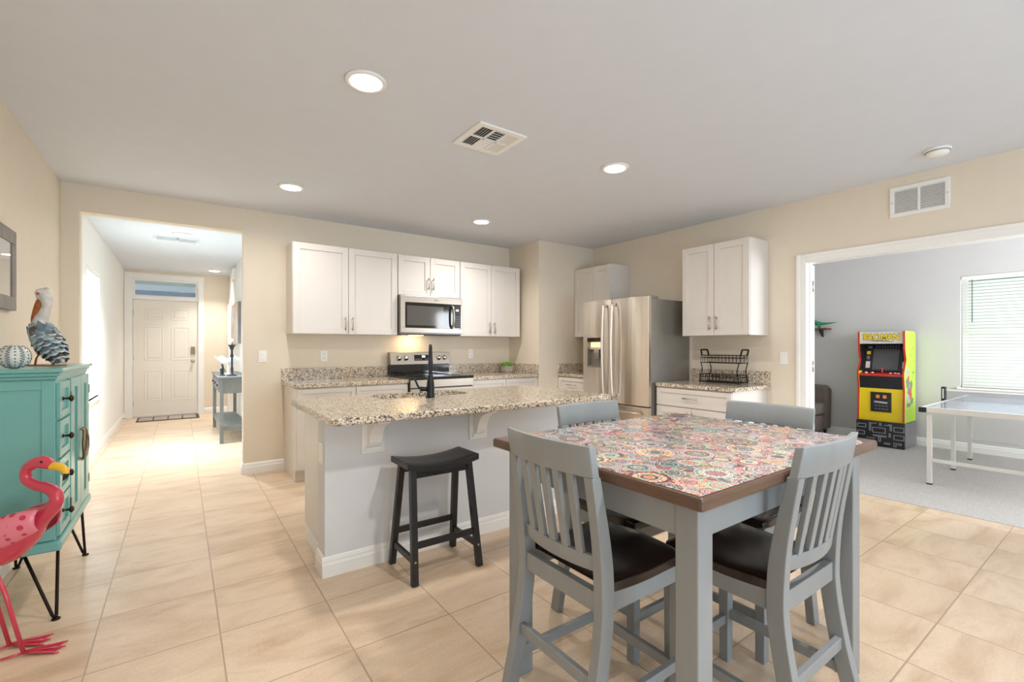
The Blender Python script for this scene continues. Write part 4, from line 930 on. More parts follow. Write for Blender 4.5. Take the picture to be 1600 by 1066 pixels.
# ------------------------------------------------------------------ dining chairs (local: origin at rear legs on floor, +y forward)
def chair(label):
    t = thing('dining_chair', label, 'chair', (0,0,0), 0, 'grey slat-back counter chairs', local=True)
    hw = 0.182; lw = 0.036; sz = 0.563; fy = 0.36
    cen = [(-0.090,0.0),(-0.066,0.12),(-0.030,0.27),(-0.004,0.43),(0.0,0.54),(-0.012,0.68),(-0.049,0.876)]
    cs = smoothpath([(0,y,z) for y, z in cen], 4); wd = lambda z: 0.050 if z < 0.6 else 0.050-0.014*(z-0.6)/0.24
    poly = [(p.y-wd(p.z)/2, p.z) for p in cs]+[(p.y+wd(p.z)/2, p.z) for p in reversed(cs)]
    for s in (-1, 1): part(MB().prism(poly, 'x', s*hw-lw/2, s*hw+lw/2), 'rear_leg', M['grey'], t, 0.003)
    for s in (-1, 1): part(MB().bar((s*0.176,fy,0), (s*0.176,fy,sz-0.031), 0.036, 0.036, (0,1,0), w2=0.042, h2=0.042), 'front_leg', M['grey'], t, 0.003)
    def rail(z0, z1, half, y0, y1, bow, th, crown=0.0):
        def fn(u, v):
            x = -half+2*half*u; z = z0+(z1-z0)*v+crown*v*(1-(x/half)**2); y = y0+(y1-y0)*v-bow*(1-(x/half)**2)
            return (x, y, z), (2*bow*(-x)/half**2*0.5, -1, 0.15)
        return MB().slab_grid(fn, 14, 2, th)
    part(rail(0.874, 0.966, 0.20, -0.049, -0.065, 0.026, 0.024), 'top_rail', M['grey'], t, 0.003)
    part(rail(0.588, 0.636, 0.166, -0.003, -0.008, 0.024, 0.022), 'lower_rail', M['grey'], t, 0.003)
    for k in range(5):
        x = -0.166+0.332*(k+1)/6; f = 1-(x/0.18)**2
        part(MB().bar((x,-0.008-0.024*f,0.632), (x,-0.049-0.026*f,0.878), 0.028, 0.016, (0,1,0)), 'slat', M['grey'], t, 0.002)
    def seat(u, v):
        x = -1+2*u; y = v; hwid = 0.190+0.008*v
        dish = 0.015*math.exp(-((y-0.40)/0.30)**2)*(1-0.6*x*x); pommel = 0.010*math.exp(-(x/0.22)**2)*max(0, y-0.55)
        edge = 0.006*(abs(x)**8+max(0, (y-0.85)/0.15)**2)
        return (x*hwid*(1-0.05*max(0, (y-0.8)/0.2)**2), 0.028+0.350*y+0.016*y*(1-x*x), sz-0.015-dish+pommel-edge), (0,0,1)
    part(MB().slab_grid(seat, 20, 20, 0.030), 'seat', M['seat'], t, 0.004)
    za, zb = sz-0.092, sz-0.0315
    part(MB().box((-0.164,-0.016,za), (0.164,0.010,zb)), 'apron', M['grey'], t, 0.002)
    part(MB().box((-0.155,fy-0.010,za), (0.155,fy+0.010,zb)), 'apron', M['grey'], t, 0.002)
    for s in (-1, 1): part(MB().box((s*0.179-0.011,0.025,za), (s*0.179+0.011,fy-0.021,zb)), 'apron', M['grey'], t, 0.002)
    for s in (-1, 1): part(MB().bar((s*0.179,-0.026,0.188), (s*0.177,fy-0.018,0.188), 0.020, 0.034), 'stretcher', M['grey'], t, 0.002)
    part(MB().bar((-0.164,-0.032,0.275), (0.164,-0.032,0.275), 0.020, 0.036), 'stretcher', M['grey'], t, 0.002)
    part(MB().bar((-0.158,fy,0.168), (0.158,fy,0.168), 0.020, 0.036), 'stretcher', M['grey'], t, 0.002)
    return t
ch = chair('grey slat-back chair on the left side of the table, nearest the bar stool')
ch.location = (0.992,1.11,0); ch.rotation_euler = (0,0,-PI/2)
dup(ch, (1.59,0.64,0), 0.0, 'grey slat-back chair tucked under the front right side of the table')
dup(ch, (1.63,1.565,0), PI, 'grey chair behind the table, top rail in front of the refrigerator')
dup(ch, (2.228,1.085,0), PI/2, 'grey chair behind the table, top rail in front of the door casing')

# ------------------------------------------------------------------ teal cabinet
def teal():
    y0, y1, xb, xf = 2.915, 3.735, LX+0.018, -0.462; zb, zt = 0.318, 1.145
    t = thing('accent_cabinet', 'teal accent cabinet on hairpin legs against the left wall', 'cabinet', ((xb+xf)/2,(y0+y1)/2,0))
    b = MB(); b.box((xb,y0,zb+0.045), (xf,y1,zt-0.05)); part(b, 'body', M['teal'], t, 0.003)
    b = MB()
    for x0_, x1_, z0_, z1_ in ((xb,xb+0.045,zb+0.05,zt-0.055), (xf-0.045,xf,zb+0.05,zt-0.055), (xb+0.045,xf-0.045,zb+0.05,zb+0.09), (xb+0.045,xf-0.045,zt-0.095,zt-0.055)): b.box((x0_,y0-0.006,z0_), (x1_,y0,z1_))
    part(b, 'side_frame', M['teal'], t, 0.002)
    e = [(0,0),(0.012,0),(0.018,0.012),(0.022,0.03),(0.03,0.034),(0.03,0.05),(0,0.05)]
    b = MB(); b.box((xb-0.005,y0-0.03,zt-0.018), (xf+0.028,y1+0.03,zt)).box((xb-0.002,y0-0.018,zt-0.035), (xf+0.016,y1+0.018,zt-0.018)).box((xb,y0-0.008,zt-0.05), (xf+0.007,y1+0.008,zt-0.035)); part(b, 'top', M['teal'], t, 0.004)
    part(MB().box((xb-0.002,y0-0.022,zb), (xf+0.022,y1+0.022,zb+0.045)), 'plinth', M['teal'], t, 0.010)
    ys, yd = y0+(y1-y0)*0.305, y0+(y1-y0)*0.66; z0, z1 = zb+0.055, zt-0.06
    mp = mapper('right', 0)  # not used for placement, faces +x
    def fbox(b, a, c): b.box((xf+a[0],a[1],a[2]), (xf+c[0],c[1],c[2]))
    h = (z1-z0)/4
    for k in range(4):
        a, c = z0+k*h+0.006, z0+(k+1)*h-0.006; b = MB(); r = 0.034; ya, yb = y0+0.012, ys-0.006
        fbox(b, (0,ya,a), (0.014,ya+r,c)); fbox(b, (0,yb-r,a), (0.014,yb,c)); fbox(b, (0,ya+r,a), (0.014,yb-r,a+r)); fbox(b, (0,ya+r,c-r), (0.014,yb-r,c)); fbox(b, (0,ya+r,a+r), (0.005,yb-r,c-r))
        d = part(b, 'drawer', M['teal'], t, 0.0015)
        T = Matrix.Rotation(PI/2, 4, 'Y'); part(MB().lathe([(0.010,0),(0.005,0.006),(0.005,0.02),(0.016,0.028),(0.016,0.034),(0.006,0.040)], (xf+0.005,(ya+yb)/2,(a+c)/2), 16, T=T), 'knob', M['bronze'], d)
    for ya, yb, hs in ((ys+0.006,yd-0.002,1), (yd+0.002,y1-0.012,-1)):
        b = MB(); r = (yb-ya)*0.36
        fbox(b, (0,ya,z0), (0.016,ya+r,z1)); fbox(b, (0,yb-r,z0), (0.016,yb,z1)); fbox(b, (0,ya+r,z0), (0.016,yb-r,z0+0.05)); fbox(b, (0,ya+r,z1-0.05), (0.016,yb-r,z1)); d = part(b, 'door', M['teal'], t, 0.0015)
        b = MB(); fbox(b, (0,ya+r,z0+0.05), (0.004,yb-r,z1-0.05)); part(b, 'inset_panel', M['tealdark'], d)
        yy = yb-0.022 if hs == 1 else ya+0.022; zm = (z0+z1)/2-0.02
        part(MB().tube(smoothpath([(xf+0.018,yy,zm-0.085),(xf+0.03,yy,zm-0.075),(xf+0.035,yy-hs*0.03,zm-0.03),(xf+0.035,yy-hs*0.034,zm),(xf+0.035,yy-hs*0.03,zm+0.03),(xf+0.03,yy,zm+0.075),(xf+0.018,yy,zm+0.085)], 5), [0.005+0.004*math.sin(PI*i/30) for i in range(31)], 8), 'pull', M['antique'], d)
        yh = ya if hs == 1 else yb
        for z in (z0+0.09, z1-0.09): part(MB().box((xf+0.014,yh-0.006,z-0.025), (xf+0.019,yh+0.006,z+0.025)), 'hinge', M['antique'], d)
    for x, y, sx, sy in ((xf-0.02,y0+0.05,1,-1), (xf-0.02,y1-0.05,1,1), (xb+0.03,y0+0.05,-1,-1), (xb+0.03,y1-0.05,-1,1)):
        fx, fy = x+0.02*sx*(1 if sx > 0 else 0.3), y+0.04*sy; b = MB()
        b.tube([(fx-sx*0.105,fy-sy*0.01,zb),(fx-sx*0.012,fy,0.022),(fx-sx*0.005,fy,0.010),(fx,fy-sy*0.005,0.010),(fx,fy-sy*0.012,0.022),(fx-sx*0.006,fy-sy*0.085,zb)], 0.0065, 8)
        b.lathe([(0.016,0),(0.016,0.006),(0.008,0.009)], (fx,fy,0), 14); part(b, 'hairpin_leg', M['hairpin'], t)
teal()
TT = 1.145
def pelican():
    t = thing('pelican_statue', 'metal pelican sculpture with grey scale feathers and rusty bill on the teal cabinet', 'sculpture', (-0.575,3.37,TT), math.radians(-35.65)+PI, local=True)
    # local: +x is where the bird faces (left in the photo), z up; K metres per photo pixel at its distance
    K = 0.0032; Q = lambda u, v, y=0.0: Vector(((70-u)*K, y, max(0.0, (568-v)*K)))
    sp = smoothpath([Q(101,563),Q(93,550),Q(84,538),Q(74,524),Q(66,510),Q(64,496),Q(70,482),Q(74,470),Q(72,458),Q(66,452),Q(60,456)], 6)
    rr = smoothvals([x*K for x in (2,7,12,15,14,10,7,6.5,8.5,10,4)], 6)
    part(MB().tube(sp, rr, 20), 'body', M['pelwhite'], t)
    part(MB().tube(smoothpath([Q(69,456),Q(63,466),Q(57,482),Q(53,497),Q(54,508)], 6), smoothvals([x*K for x in (5,6.5,6,4.5,1)], 6), 12, flat=0.75), 'bill', M['pelbill'], t)
    for s in (-1, 1): part(MB().ell(Q(69,452,s*9.4*K), (0.008,0.005,0.008), 10, 8), 'eye', M['pelbill'], t)
    part(MB().tube(smoothpath([Q(70,444),Q(74,442),Q(78,445)], 4), [0.007,0.007,0.006,0.006,0.005,0.005,0.004,0.003,0.001], 8), 'crest', M['pelwhite'], t)
    b = MB(); rnd = random.Random(5)
    A0, A1 = Q(59,501), Q(88,545); ax = (A1-A0).normalized(); sd = Vector((0,1,0)); up = ax.cross(sd).normalized()
    if up.z < 0: up = -up
    for row in range(8):
        f = 1-row/7; base = A0+(A1-A0)*f; rad = (16.5*math.sin(PI*min(0.97, 0.27+0.60*f))+1.5)*K
        n_ = 9 if 0.1 < f < 0.9 else 7
        for k in range(n_):
            a = 2*PI*(k+0.5*(row % 2))/n_
            n = (up*math.cos(a)+sd*math.sin(a)).normalized(); p = base+n*rad*0.93
            d = (ax+n*0.03+Vector((0,0,-0.22))).normalized(); side = d.cross(n).normalized(); n2 = side.cross(d).normalized()
            if n2.dot(n) < 0: n2 = -n2
            L_ = (17+3*rnd.random())*K; wv = 7.4*K; m = rnd.choice((0,0,1,1,0,2))
            outl = [(0,-0.5),(0.4,-0.95),(0.7,-1),(0.9,-0.6),(1,0),(0.9,0.6),(0.7,1),(0.4,0.95),(0,0.5)]
            pts = [p+d*(L_*u)+side*(wv*v)+n2*(0.005*u+0.006*(1-abs(v))) for u, v in outl]; q = [x-n2*0.002 for x in pts]; nn = len(pts)
            b.add(pts+q, [list(range(nn)), list(range(nn, 2*nn))]+[(i, (i+1) % nn, nn+(i+1) % nn, nn+i) for i in range(nn)], m)
            tp = [p+d*(L_*u)+side*(wv*v)+n2*(0.0015+0.005*u+0.006*(1-abs(v))) for u, v in ((0.76,-0.88),(0.9,-0.56),(0.985,0),(0.9,0.56),(0.76,0.88),(0.80,0))]
            b.add(tp, [(0,1,5),(1,2,5),(2,3,5),(3,4,5)], 3)
    part(b, 'feathers', [M['fe1'], M['fe2'], M['fe3'], M['fetip']], t)
    for s, ua in ((-1,77), (1,69)):
        part(MB().tube([Q(ua+1,545,s*0.018), Q(ua-1 if s < 0 else ua-6,556,s*0.02), Q(ua if s < 0 else ua-8,566.5,s*0.02)], 0.0045, 8), 'leg', M['pelbill'], t)
    part(MB().box((-0.075,-0.045,0), (0.085,0.045,0.005)), 'base_plate', M['pelbill'], t, 0.002)
pelican()
def deco_ball():
    t = thing('decorative_ball', 'pale mosaic ball with dark squiggles on the teal cabinet beside the pelican', 'decoration', (-0.605,2.985,TT))
    c = Vector((-0.605,2.985,TT+0.054)); part(MB().ell(c, (0.054,0.054,0.054), 32, 20), 'ball', M['ballglaze'], t)
    b = MB(); rnd = random.Random(2)
    for band in range(7):
        th = 2*PI*band/7; pts = []
        for i in range(60):
            f = -1.1+2.2*i/59; a = th+0.16*math.sin(i*1.15)*(1 if band % 2 else 1)
            pts.append(c+Vector((math.cos(a)*math.cos(f), math.sin(a)*math.cos(f), math.sin(f)))*0.0545)
        b.tube(pts, 0.0014, 5)
        for i in range(8):
            f = -1.0+2.0*i/7; a = th+0.45; p = c+Vector((math.cos(a)*math.cos(f), math.sin(a)*math.cos(f), math.sin(f)))*0.054; b.ell(p, (0.003,0.003,0.003), 8, 6)
    part(b, 'squiggle', M['squiggle'], t)
M['ballglaze'] = mat('crackle_glaze', (206,208,200), 0.3, var=0.10, scale=50); M['squiggle'] = mat('slate_ink', (84,88,104), 0.4, var=0.1)
deco_ball()

# ------------------------------------------------------------------ flamingo
def flamingo():
    K = 0.00262; U0, V0 = 30.0, 541.5
    t = thing('flamingo_statue', 'glossy pink metal flamingo standing in front of the teal cabinet', 'sculpture', (-0.50,2.66,0), math.radians(-35.65), local=True)
    zz = lambda v: CZ-(v-V0)*K
    P_ = lambda u, v, y=0.0: ((u-U0)*K, y, zz(v))
    path = [(-72,868),(-48,862),(-14,845),(14,828),(36,812),(54,801),(68,789),(73.5,777),(69,766),(57,759.5),(42,756),(29,749),(25.5,738),(31,727.5),(43,721),(56,721),(69,727)]
    rad = [8,24,35,31,22,13.5,10,9,8.5,8,7.5,7.2,7.2,7.6,8.6,9.6,5.5]
    part(MB().tube(smoothpath([P_(u,v) for u, v in path], 7), smoothvals([r*K for r in rad], 7), 18, flat=0.95), 'body', M['pink'], t)
    part(MB().tube(smoothpath([P_(66,726),P_(77,727.5),P_(86,732),P_(88.5,739)], 5), smoothvals([6.2*K,6.0*K,5.0*K,3.9*K], 5), 12), 'beak', M['yellow'], t)
    part(MB().tube(smoothpath([P_(88.5,737),P_(87,743),P_(82.5,749)], 5), smoothvals([4.2*K,3.4*K,0.4*K], 5), 12), 'beak_tip', M['black'], t)
    for s in (-1, 1):
        b = MB()
        def wing(u, v, s=s):
            x = 60-122*u; zc = 804+42*u; h = (34*math.sin(PI*min(1, 0.18+u*0.72))**0.8)*(1-0.25*u)
            vv = zc+(v-0.5)*2*h*0.78; bul = 37*math.sqrt(max(0.0, 1-((v-0.5)*1.55)**2))*math.sin(PI*min(1, 0.16+0.68*u))+3.5
            return P_(x, vv, s*bul*K), (0, s, 0.2)
        b.slab_grid(wing, 14, 8, 0.005); wg = part(b, 'wing', M['pinkspot'], t)
        b = MB()
        for k in range(5):
            b.tube(smoothpath([P_(6-k*6, 828+k*9, s*(37-k*2)*K), P_(-22-k*5, 850+k*7, s*(35-k*2)*K), P_(-52-k*4, 868+k*6, s*(24-k)*K)], 5), smoothvals([3*K,5.4*K,1*K], 5), 8)
        part(b, 'wing_feather', M['pink'], wg)
    part(MB().tube(smoothpath([P_(-52,858),P_(-66,872),P_(-80,888),P_(-90,900)], 5), smoothvals([20*K,15*K,9*K,2*K], 5), 12), 'tail', M['pink'], t)
    for s, uf in ((-1, 27), (1, -14)):
        y = 0.035 if s > 0 else -0.012; x0 = (uf-U0)*K
        part(MB().tube([P_(-26-4*s,866,s*8*K), ((uf-28-U0)*K,y,0.25), (x0,y,0.014)], [0.010,0.008,0.0075], 10), 'leg', M['pink'], t)
        b = MB(); toes = []
        for a in (0.10, 0.42, 0.74):
            e = (x0+0.13*math.cos(a), y+0.13*math.sin(a), 0.006); toes.append(e); b.tube([(x0-0.004,y,0.014), ((x0+e[0])/2,(y+e[1])/2,0.012), e], [0.007,0.0055,0.0025], 8)
        b.tube([(x0,y,0.012),(x0-0.08,y-0.05,0.006)], [0.006,0.003], 8)
        for i in (0, 1):
            mx_, my_ = (toes[i][0]+toes[i+1][0])/2, (toes[i][1]+toes[i+1][1])/2
            vs = [(x0+0.01,y+0.004,0.010), (x0+0.92*(toes[i][0]-x0), y+0.92*(toes[i][1]-y), 0.006), (x0+0.80*(mx_-x0), y+0.80*(my_-y), 0.006), (x0+0.92*(toes[i+1][0]-x0), y+0.92*(toes[i+1][1]-y), 0.006)]
            b.add(vs+[(a_, b_, c_-0.003) for a_, b_, c_ in vs], [(0,1,2,3),(7,6,5,4),(0,4,5,1),(1,5,6,2),(2,6,7,3),(3,7,4,0)])
        part(b, 'webbed_foot', M['pink'], t)
    for s in (-1, 1): part(MB().ell(P_(58,718,s*8.2*K), (2*K,1.2*K,2*K), 10, 8), 'eye', M['black'], t)
flamingo()

# picture on the left wall
def picture():
    y1, y0, z0, z1 = 3.79, 2.75, 1.447, 1.895
    t = thing('framed_picture', 'glazed picture in a weathered grey wood frame on the left wall', 'picture', (LX,(y0+y1)/2,z0))
    b = MB(); f = 0.075; x = LX
    b.box((x,y0,z0), (x+0.03,y1,z0+f)).box((x,y0,z1-f), (x+0.03,y1,z1)).box((x,y0,z0+f), (x+0.03,y0+f,z1-f)).box((x,y1-f,z0+f), (x+0.03,y1,z1-f)); part(b, 'frame', M['framewood'], t, 0.004)
    part(MB().box((x+0.001,y0+f,z0+f), (x+0.020,y1-f,z1-f)), 'mat_board', M['matboard'], t)
    part(MB().box((x+0.0235,y0+f,z0+f), (x+0.025,y1-f,z1-f)), 'glazing', M['picglass'], t)
picture()

# ------------------------------------------------------------------ hallway furniture
def console():
    x0, x1, y0, y1, zt = 0.405, 0.715, 6.94, 8.48, 0.855
    t = thing('console_table', 'narrow grey console table with ornate drawers along the hallway wall', 'console table', ((x0+x1)/2,(y0+y1)/2,0))
    part(MB().box((x0-0.015,y0-0.015,zt-0.022), (x1+0.012,y1+0.015,zt)), 'top', M['cgrey'], t, 0.003)
    for x in (x0,x1-0.042):
        for y in (y0,y1-0.042): part(MB().box((x,y,0), (x+0.042,y+0.042,zt-0.022)), 'leg', M['cgrey'], t, 0.002)
    part(MB().box((x0+0.006,y0+0.006,zt-0.215), (x1-0.006,y1-0.006,zt-0.0225)), 'drawer_box', M['cgrey'], t, 0.002)
    w_ = (y1-y0-0.084)/3
    for k in range(3):
        a = y0+0.042+k*w_; d = part(MB().box((x0-0.006,a+0.012,zt-0.20), (x0+0.006,a+w_-0.012,zt-0.04)), 'drawer', M['ornament'], t, 0.002)
        part(MB().ell((x0-0.014,a+w_/2,zt-0.12), (0.012,0.014,0.014), 12, 8), 'knob', M['bronze'], d)
    part(MB().box((x0+0.01,y0+0.01,0.20), (x1-0.01,y1-0.01,0.222)), 'shelf', M['cgrey'], t, 0.002)
    part(MB().box((x0+0.042,y0+0.008,0.165), (x1-0.042,y0+0.028,0.20)), 'rail', M['cgrey'], t, 0.002)
    part(MB().box((x0+0.008,y0+0.042,0.165), (x0+0.028,y1-0.042,0.20)), 'rail', M['cgrey'], t, 0.002)
console()
z = 0.855
t = thing('candlestick', 'tall dark turned candlestick with grey candle at the near end of the console table', 'candlestick', (0.555,7.16,z))
part(MB().lathe([(0.062,0),(0.062,0.01),(0.03,0.02),(0.014,0.04),(0.02,0.09),(0.012,0.12),(0.012,0.24),(0.024,0.26),(0.014,0.285),(0.012,0.34),(0.022,0.36),(0.03,0.385),(0.046,0.405),(0.046,0.412),(0.02,0.41)], (0.555,7.16,z), 20), 'stick', M['figurine'], t)
part(MB().lathe([(0.018,0.41),(0.018,0.49),(0.004,0.495)], (0.555,7.16,z), 16), 'candle', M['candle'], t)
t = thing('glass_bowl', 'wide flared white glass bowl on the console table behind the candlestick', 'bowl', (0.545,7.62,z))
part(MB().lathe([(0.06,0),(0.055,0.008),(0.014,0.02),(0.011,0.10),(0.018,0.13)], (0.545,7.62,z), 20), 'stem', M['white'], t)
b = MB(); seg = 36; vs = []; prof = [(0.015,0.13),(0.07,0.15),(0.12,0.195),(0.155,0.235),(0.15,0.236),(0.115,0.20),(0.066,0.158),(0.012,0.14)]
for r, h in prof:
    for k in range(seg): a = 2*PI*k/seg; rr = r*(1+0.06*math.cos(6*a)*(r > 0.1)); vs.append((0.545+rr*math.cos(a), 7.62+rr*math.sin(a), z+h+0.02*math.cos(6*a)*(r > 0.1)))
b.add(vs, [(i*seg+k, i*seg+(k+1) % seg, (i+1)*seg+(k+1) % seg, (i+1)*seg+k) for i in range(len(prof)-1) for k in range(seg)], 0, True); part(b, 'bowl', M['white'], t)
t = thing('figurine', 'small pewter figurine on the front edge of the console table', 'figurine', (0.455,7.30,z))
part(MB().lathe([(0.036,0),(0.036,0.012),(0.02,0.02)], (0.455,7.30,z), 16), 'base', M['figurine'], t)
part(MB().tube(smoothpath([(0.455,7.30,z+0.018),(0.452,7.30,z+0.06),(0.462,7.30,z+0.10),(0.455,7.30,z+0.135)], 5), smoothvals([0.018,0.022,0.014,0.012], 5), 12).ell((0.455,7.30,z+0.145), (0.013,0.013,0.016), 12, 8).tube([(0.46,7.30,z+0.10),(0.485,7.29,z+0.075),(0.478,7.28,z+0.05)], [0.007,0.006,0.004], 8).tube([(0.455,7.30,z+0.10),(0.43,7.31,z+0.08),(0.436,7.32,z+0.05)], [0.007,0.006,0.004], 8), 'figure', M['figurine'], t)
t = thing('canvas_print', 'abstract canvas print with grey edges on the hallway right wall', 'picture', (HR,8.66,1.29))
part(MB().box((HR-0.045,8.12,1.29), (HR-0.001,9.22,1.935)), 'canvas_edge', M['slotgrey'], t)
part(MB().box((HR-0.047,8.12,1.29), (HR-0.045,9.22,1.935)), 'painted_face', M['art'], t)
def doormat():
    x0, x1, y0, y1 = -0.60, 0.27, 9.72, 10.26
    t = thing('doormat', 'charcoal and beige patterned doormat in front of the front door', 'doormat', ((x0+x1)/2,(y0+y1)/2,0))
    part(MB().box((x0,y0,0), (x1,y1,0.010)), 'rubber_base', M['matblack'], t, 0.003)
    b = MB(); n = 4
    for k in range(n):
        xa = x0+0.03+(x1-x0-0.06)*k/n; xb = x0+0.03+(x1-x0-0.06)*(k+1)/n-0.02
        b.box((xa,y0+0.05,0.010), (xb,y1-0.05,0.0115))
    part(b, 'pale_pattern', M['matpale'], t)
doormat()
t = thing('door_stop', 'tiny spring door stop on the hallway left baseboard', 'door stop', (LX+0.016,9.9,0.05))
part(MB().tube([(LX+0.016,9.9,0.06),(LX+0.075,9.9,0.055)], 0.006, 8), 'spring', M['nickel'], t)
part(MB().tube([(LX+0.075,9.9,0.055),(LX+0.09,9.9,0.054)], 0.009, 8), 'tip', M['white'], t)

# ------------------------------------------------------------------ game room: arcade cabinet
def arcade():
    y0, y1, xf, xb = 1.762, 2.235, 7.06, 7.50; zr = 0.315
    t = thing('arcade_cabinet', 'upright arcade cabinet with yellow front, lime green side and lettered marquee', 'arcade machine', ((xf+xb)/2,(y0+y1)/2,0.004), math.radians(0))
    r = part(MB().box((xf-0.02,y0-0.006,0.004), (xb,y1+0.006,zr)), 'riser', [M['acblack']], t, 0.003)
    part(MB().box((xf-0.005,y0-0.009,0.008), (xb-0.002,y0-0.006,zr-0.004)), 'riser_side_print', M['riserside'], r)
    # maze lines printed on the riser front
    b = MB(); x = xf-0.0215; Wd = y1-y0
    def seg(u0, v0, u1, v1, w=0.0055):
        ya, yb = y1-u0*Wd, y1-u1*Wd; za, zb = 0.01+v0*0.30, 0.01+v1*0.30
        b.box((x,min(ya,yb)-w/2,min(za,zb)-w/2), (x+0.0016,max(ya,yb)+w/2,max(za,zb)+w/2))
    def rect(u0, v0, u1, v1): seg(u0,v0,u1,v0); seg(u0,v1,u1,v1); seg(u0,v0,u0,v1); seg(u1,v0,u1,v1)
    rect(0.35,0.55,0.62,0.75); rect(0.80,0.66,1.0,0.84); rect(0.80,0.34,1.0,0.52); rect(0.02,0.72,0.20,0.86); rect(0.02,0.42,0.17,0.56)
    for s in ((0.28,0.60,0.28,0.95),(0.31,0.60,0.31,0.92),(0.31,0.92,0.42,0.92),(0.42,0.92,0.42,0.96),(0.50,0.84,0.50,0.96),(0.53,0.84,0.53,0.96),(0.60,0.88,0.72,0.88),(0.72,0.88,0.72,0.68),(0.75,0.92,0.75,0.68),(0.68,0.92,0.75,0.92),(0.72,0.68,0.75,0.68),
              (0.70,0.42,0.70,0.56),(0.73,0.42,0.73,0.56),(0.70,0.42,0.73,0.42),(0.70,0.56,0.73,0.56),(0.36,0.40,0.64,0.40),(0.36,0.44,0.64,0.44),(0.48,0.40,0.48,0.20),(0.52,0.40,0.52,0.20),(0.48,0.20,0.52,0.20),(0.22,0.30,0.40,0.30),(0.60,0.12,0.72,0.12),(0.60,0.16,0.72,0.16),(0.80,0.20,0.95,0.20),(0.80,0.04,0.80,0.20),(0.95,0.14,0.95,0.20),(0.84,0.04,0.84,0.14),(0.84,0.14,0.95,0.14),(0.05,0.20,0.20,0.20),(0.05,0.12,0.20,0.12)): seg(*s)
    part(b, 'maze_lines', M['mazeline'], r)
    # side silhouettes (x forward = smaller x)
    side = [(xb,zr),(xb,1.40),(xb-0.05,1.432),(xf+0.03,1.432),(xf+0.02,1.42),(xf+0.03,1.20),(xf+0.075,1.08),(xf-0.01,0.93),(xf-0.015,0.88),(xf+0.02,0.70),(xf+0.0,zr)]
    for ya, yb, nm in ((y0,y0+0.016,'side_panel'), (y1-0.016,y1,'side_panel')):
        p = part(MB().prism(side, 'y', ya, yb), nm, M['lime'], t, 0.001)
        front = side[3:]; b = MB()
        for i in range(len(front)-1):
            a, c = Vector((front[i][0],0,front[i][1])), Vector((front[i+1][0],0,front[i+1][1])); ym = (ya+yb)/2
            b.bar((a.x-0.002,ym,a.z), (c.x-0.002,ym,c.z), 0.019, 0.007, (-1,0,0))
        part(b, 'edge_trim', M['acred'], p)
    liner = [(xf+0.032,1.275),(xf+0.033,1.20),(xf+0.078,1.08),(xf+0.0,0.935),(xf+0.10,0.94),(xf+0.20,1.275)]
    for ya in (y0+0.016, y1-0.018): part(MB().prism(liner, 'y', ya, ya+0.002), 'inner_liner', M['acblack'], t)
    # side art on the near panel: abstract grey and black ink shapes
    b = MB(); rnd = random.Random(8); ys = y0-0.0015
    def blob(cx, cz, rx, rz, m, n=11):
        pts = [(cx+rx*(0.75+0.5*rnd.random())*math.cos(2*PI*k/n), cz+rz*(0.75+0.5*rnd.random())*math.sin(2*PI*k/n)) for k in range(n)]
        b.prism(pts, 'y', ys-0.0001*m, y0, m)
    for cx, cz, rx, rz, m in ((xf+0.12,0.92,0.05,0.10,0),(xf+0.13,0.80,0.07,0.06,1),(xf+0.19,0.70,0.10,0.05,2),(xf+0.14,0.62,0.07,0.06,0),(xf+0.23,0.66,0.05,0.07,3),(xf+0.26,0.77,0.04,0.05,1),(xf+0.16,0.53,0.09,0.03,2),(xf+0.29,0.57,0.05,0.04,2),(xf+0.16,0.86,0.025,0.03,3)): blob(cx, cz, rx, rz, m)
    for k in range(26):
        a, c = xf+0.08+0.30*rnd.random(), 0.50+0.72*rnd.random(); b.bar((a,ys,c), (a+0.05*(rnd.random()-0.3),ys,c+0.06*(rnd.random()-0.5)), 0.002, 0.004, (0,0,1), 4)
    part(b, 'side_art', [M['mazeline'], M['slotgrey'], M['riserside'], M['acred'], M['green']], t)
    yi0, yi1 = y0+0.016, y1-0.016
    part(MB().box((xf+0.03,yi0,zr), (xf+0.045,yi1,0.72)), 'front_panel', M['acyellow'], t)
    part(MB().prism([(xf+0.03,zr),(xf+0.03,zr-0.001),(xf+0.028,zr)], 'y', yi0, yi1), 'kick_edge', M['acyellow'], t)
    part(MB().prism([(xf+0.03,0.72),(xf+0.003,0.875),(xf+0.06,0.875),(xf+0.06,0.72)], 'y', yi0, yi1), 'control_front', M['acblack'], t)
    cp = part(MB().prism([(xf-0.004,0.875),(xf-0.004,0.90),(xf+0.16,0.93),(xf+0.16,0.90)], 'y', yi0, yi1), 'control_deck', M['acred'], t, 0.001)
    ym = (yi0+yi1)/2
    j = part(MB().tube([(xf+0.07,ym,0.905),(xf+0.07,ym,0.955)], 0.004, 8), 'joystick', M['chrome'], cp); 
    part(MB().ell((xf+0.07,ym,0.962), (0.015,0.015,0.015), 14, 10), 'joystick_ball', M['acred'], cp)
    for k, dy in enumerate((-0.17,-0.13,-0.09,0.10,0.16)): part(MB().lathe([(0.015,0),(0.015,0.01),(0.010,0.014)], (xf+0.05+0.02*(k % 2),ym+dy,0.908), 14), 'button', M['white'], cp)
    # bezel, screen
    bz = MB(); A = (xf+0.10,0.93); B = (xf+0.205,1.275)
    bz.prism([A, B, (B[0]+0.02,B[1]), (A[0]+0.02,A[1])], 'y', yi0, yi1); be = part(bz, 'bezel', M['acblack'], t)
    def onb(f, d): return (A[0]+(B[0]-A[0])*f-d, A[1]+(B[1]-A[1])*f)
    p0, p1 = onb(0.06,0.004), onb(0.82,0.004)
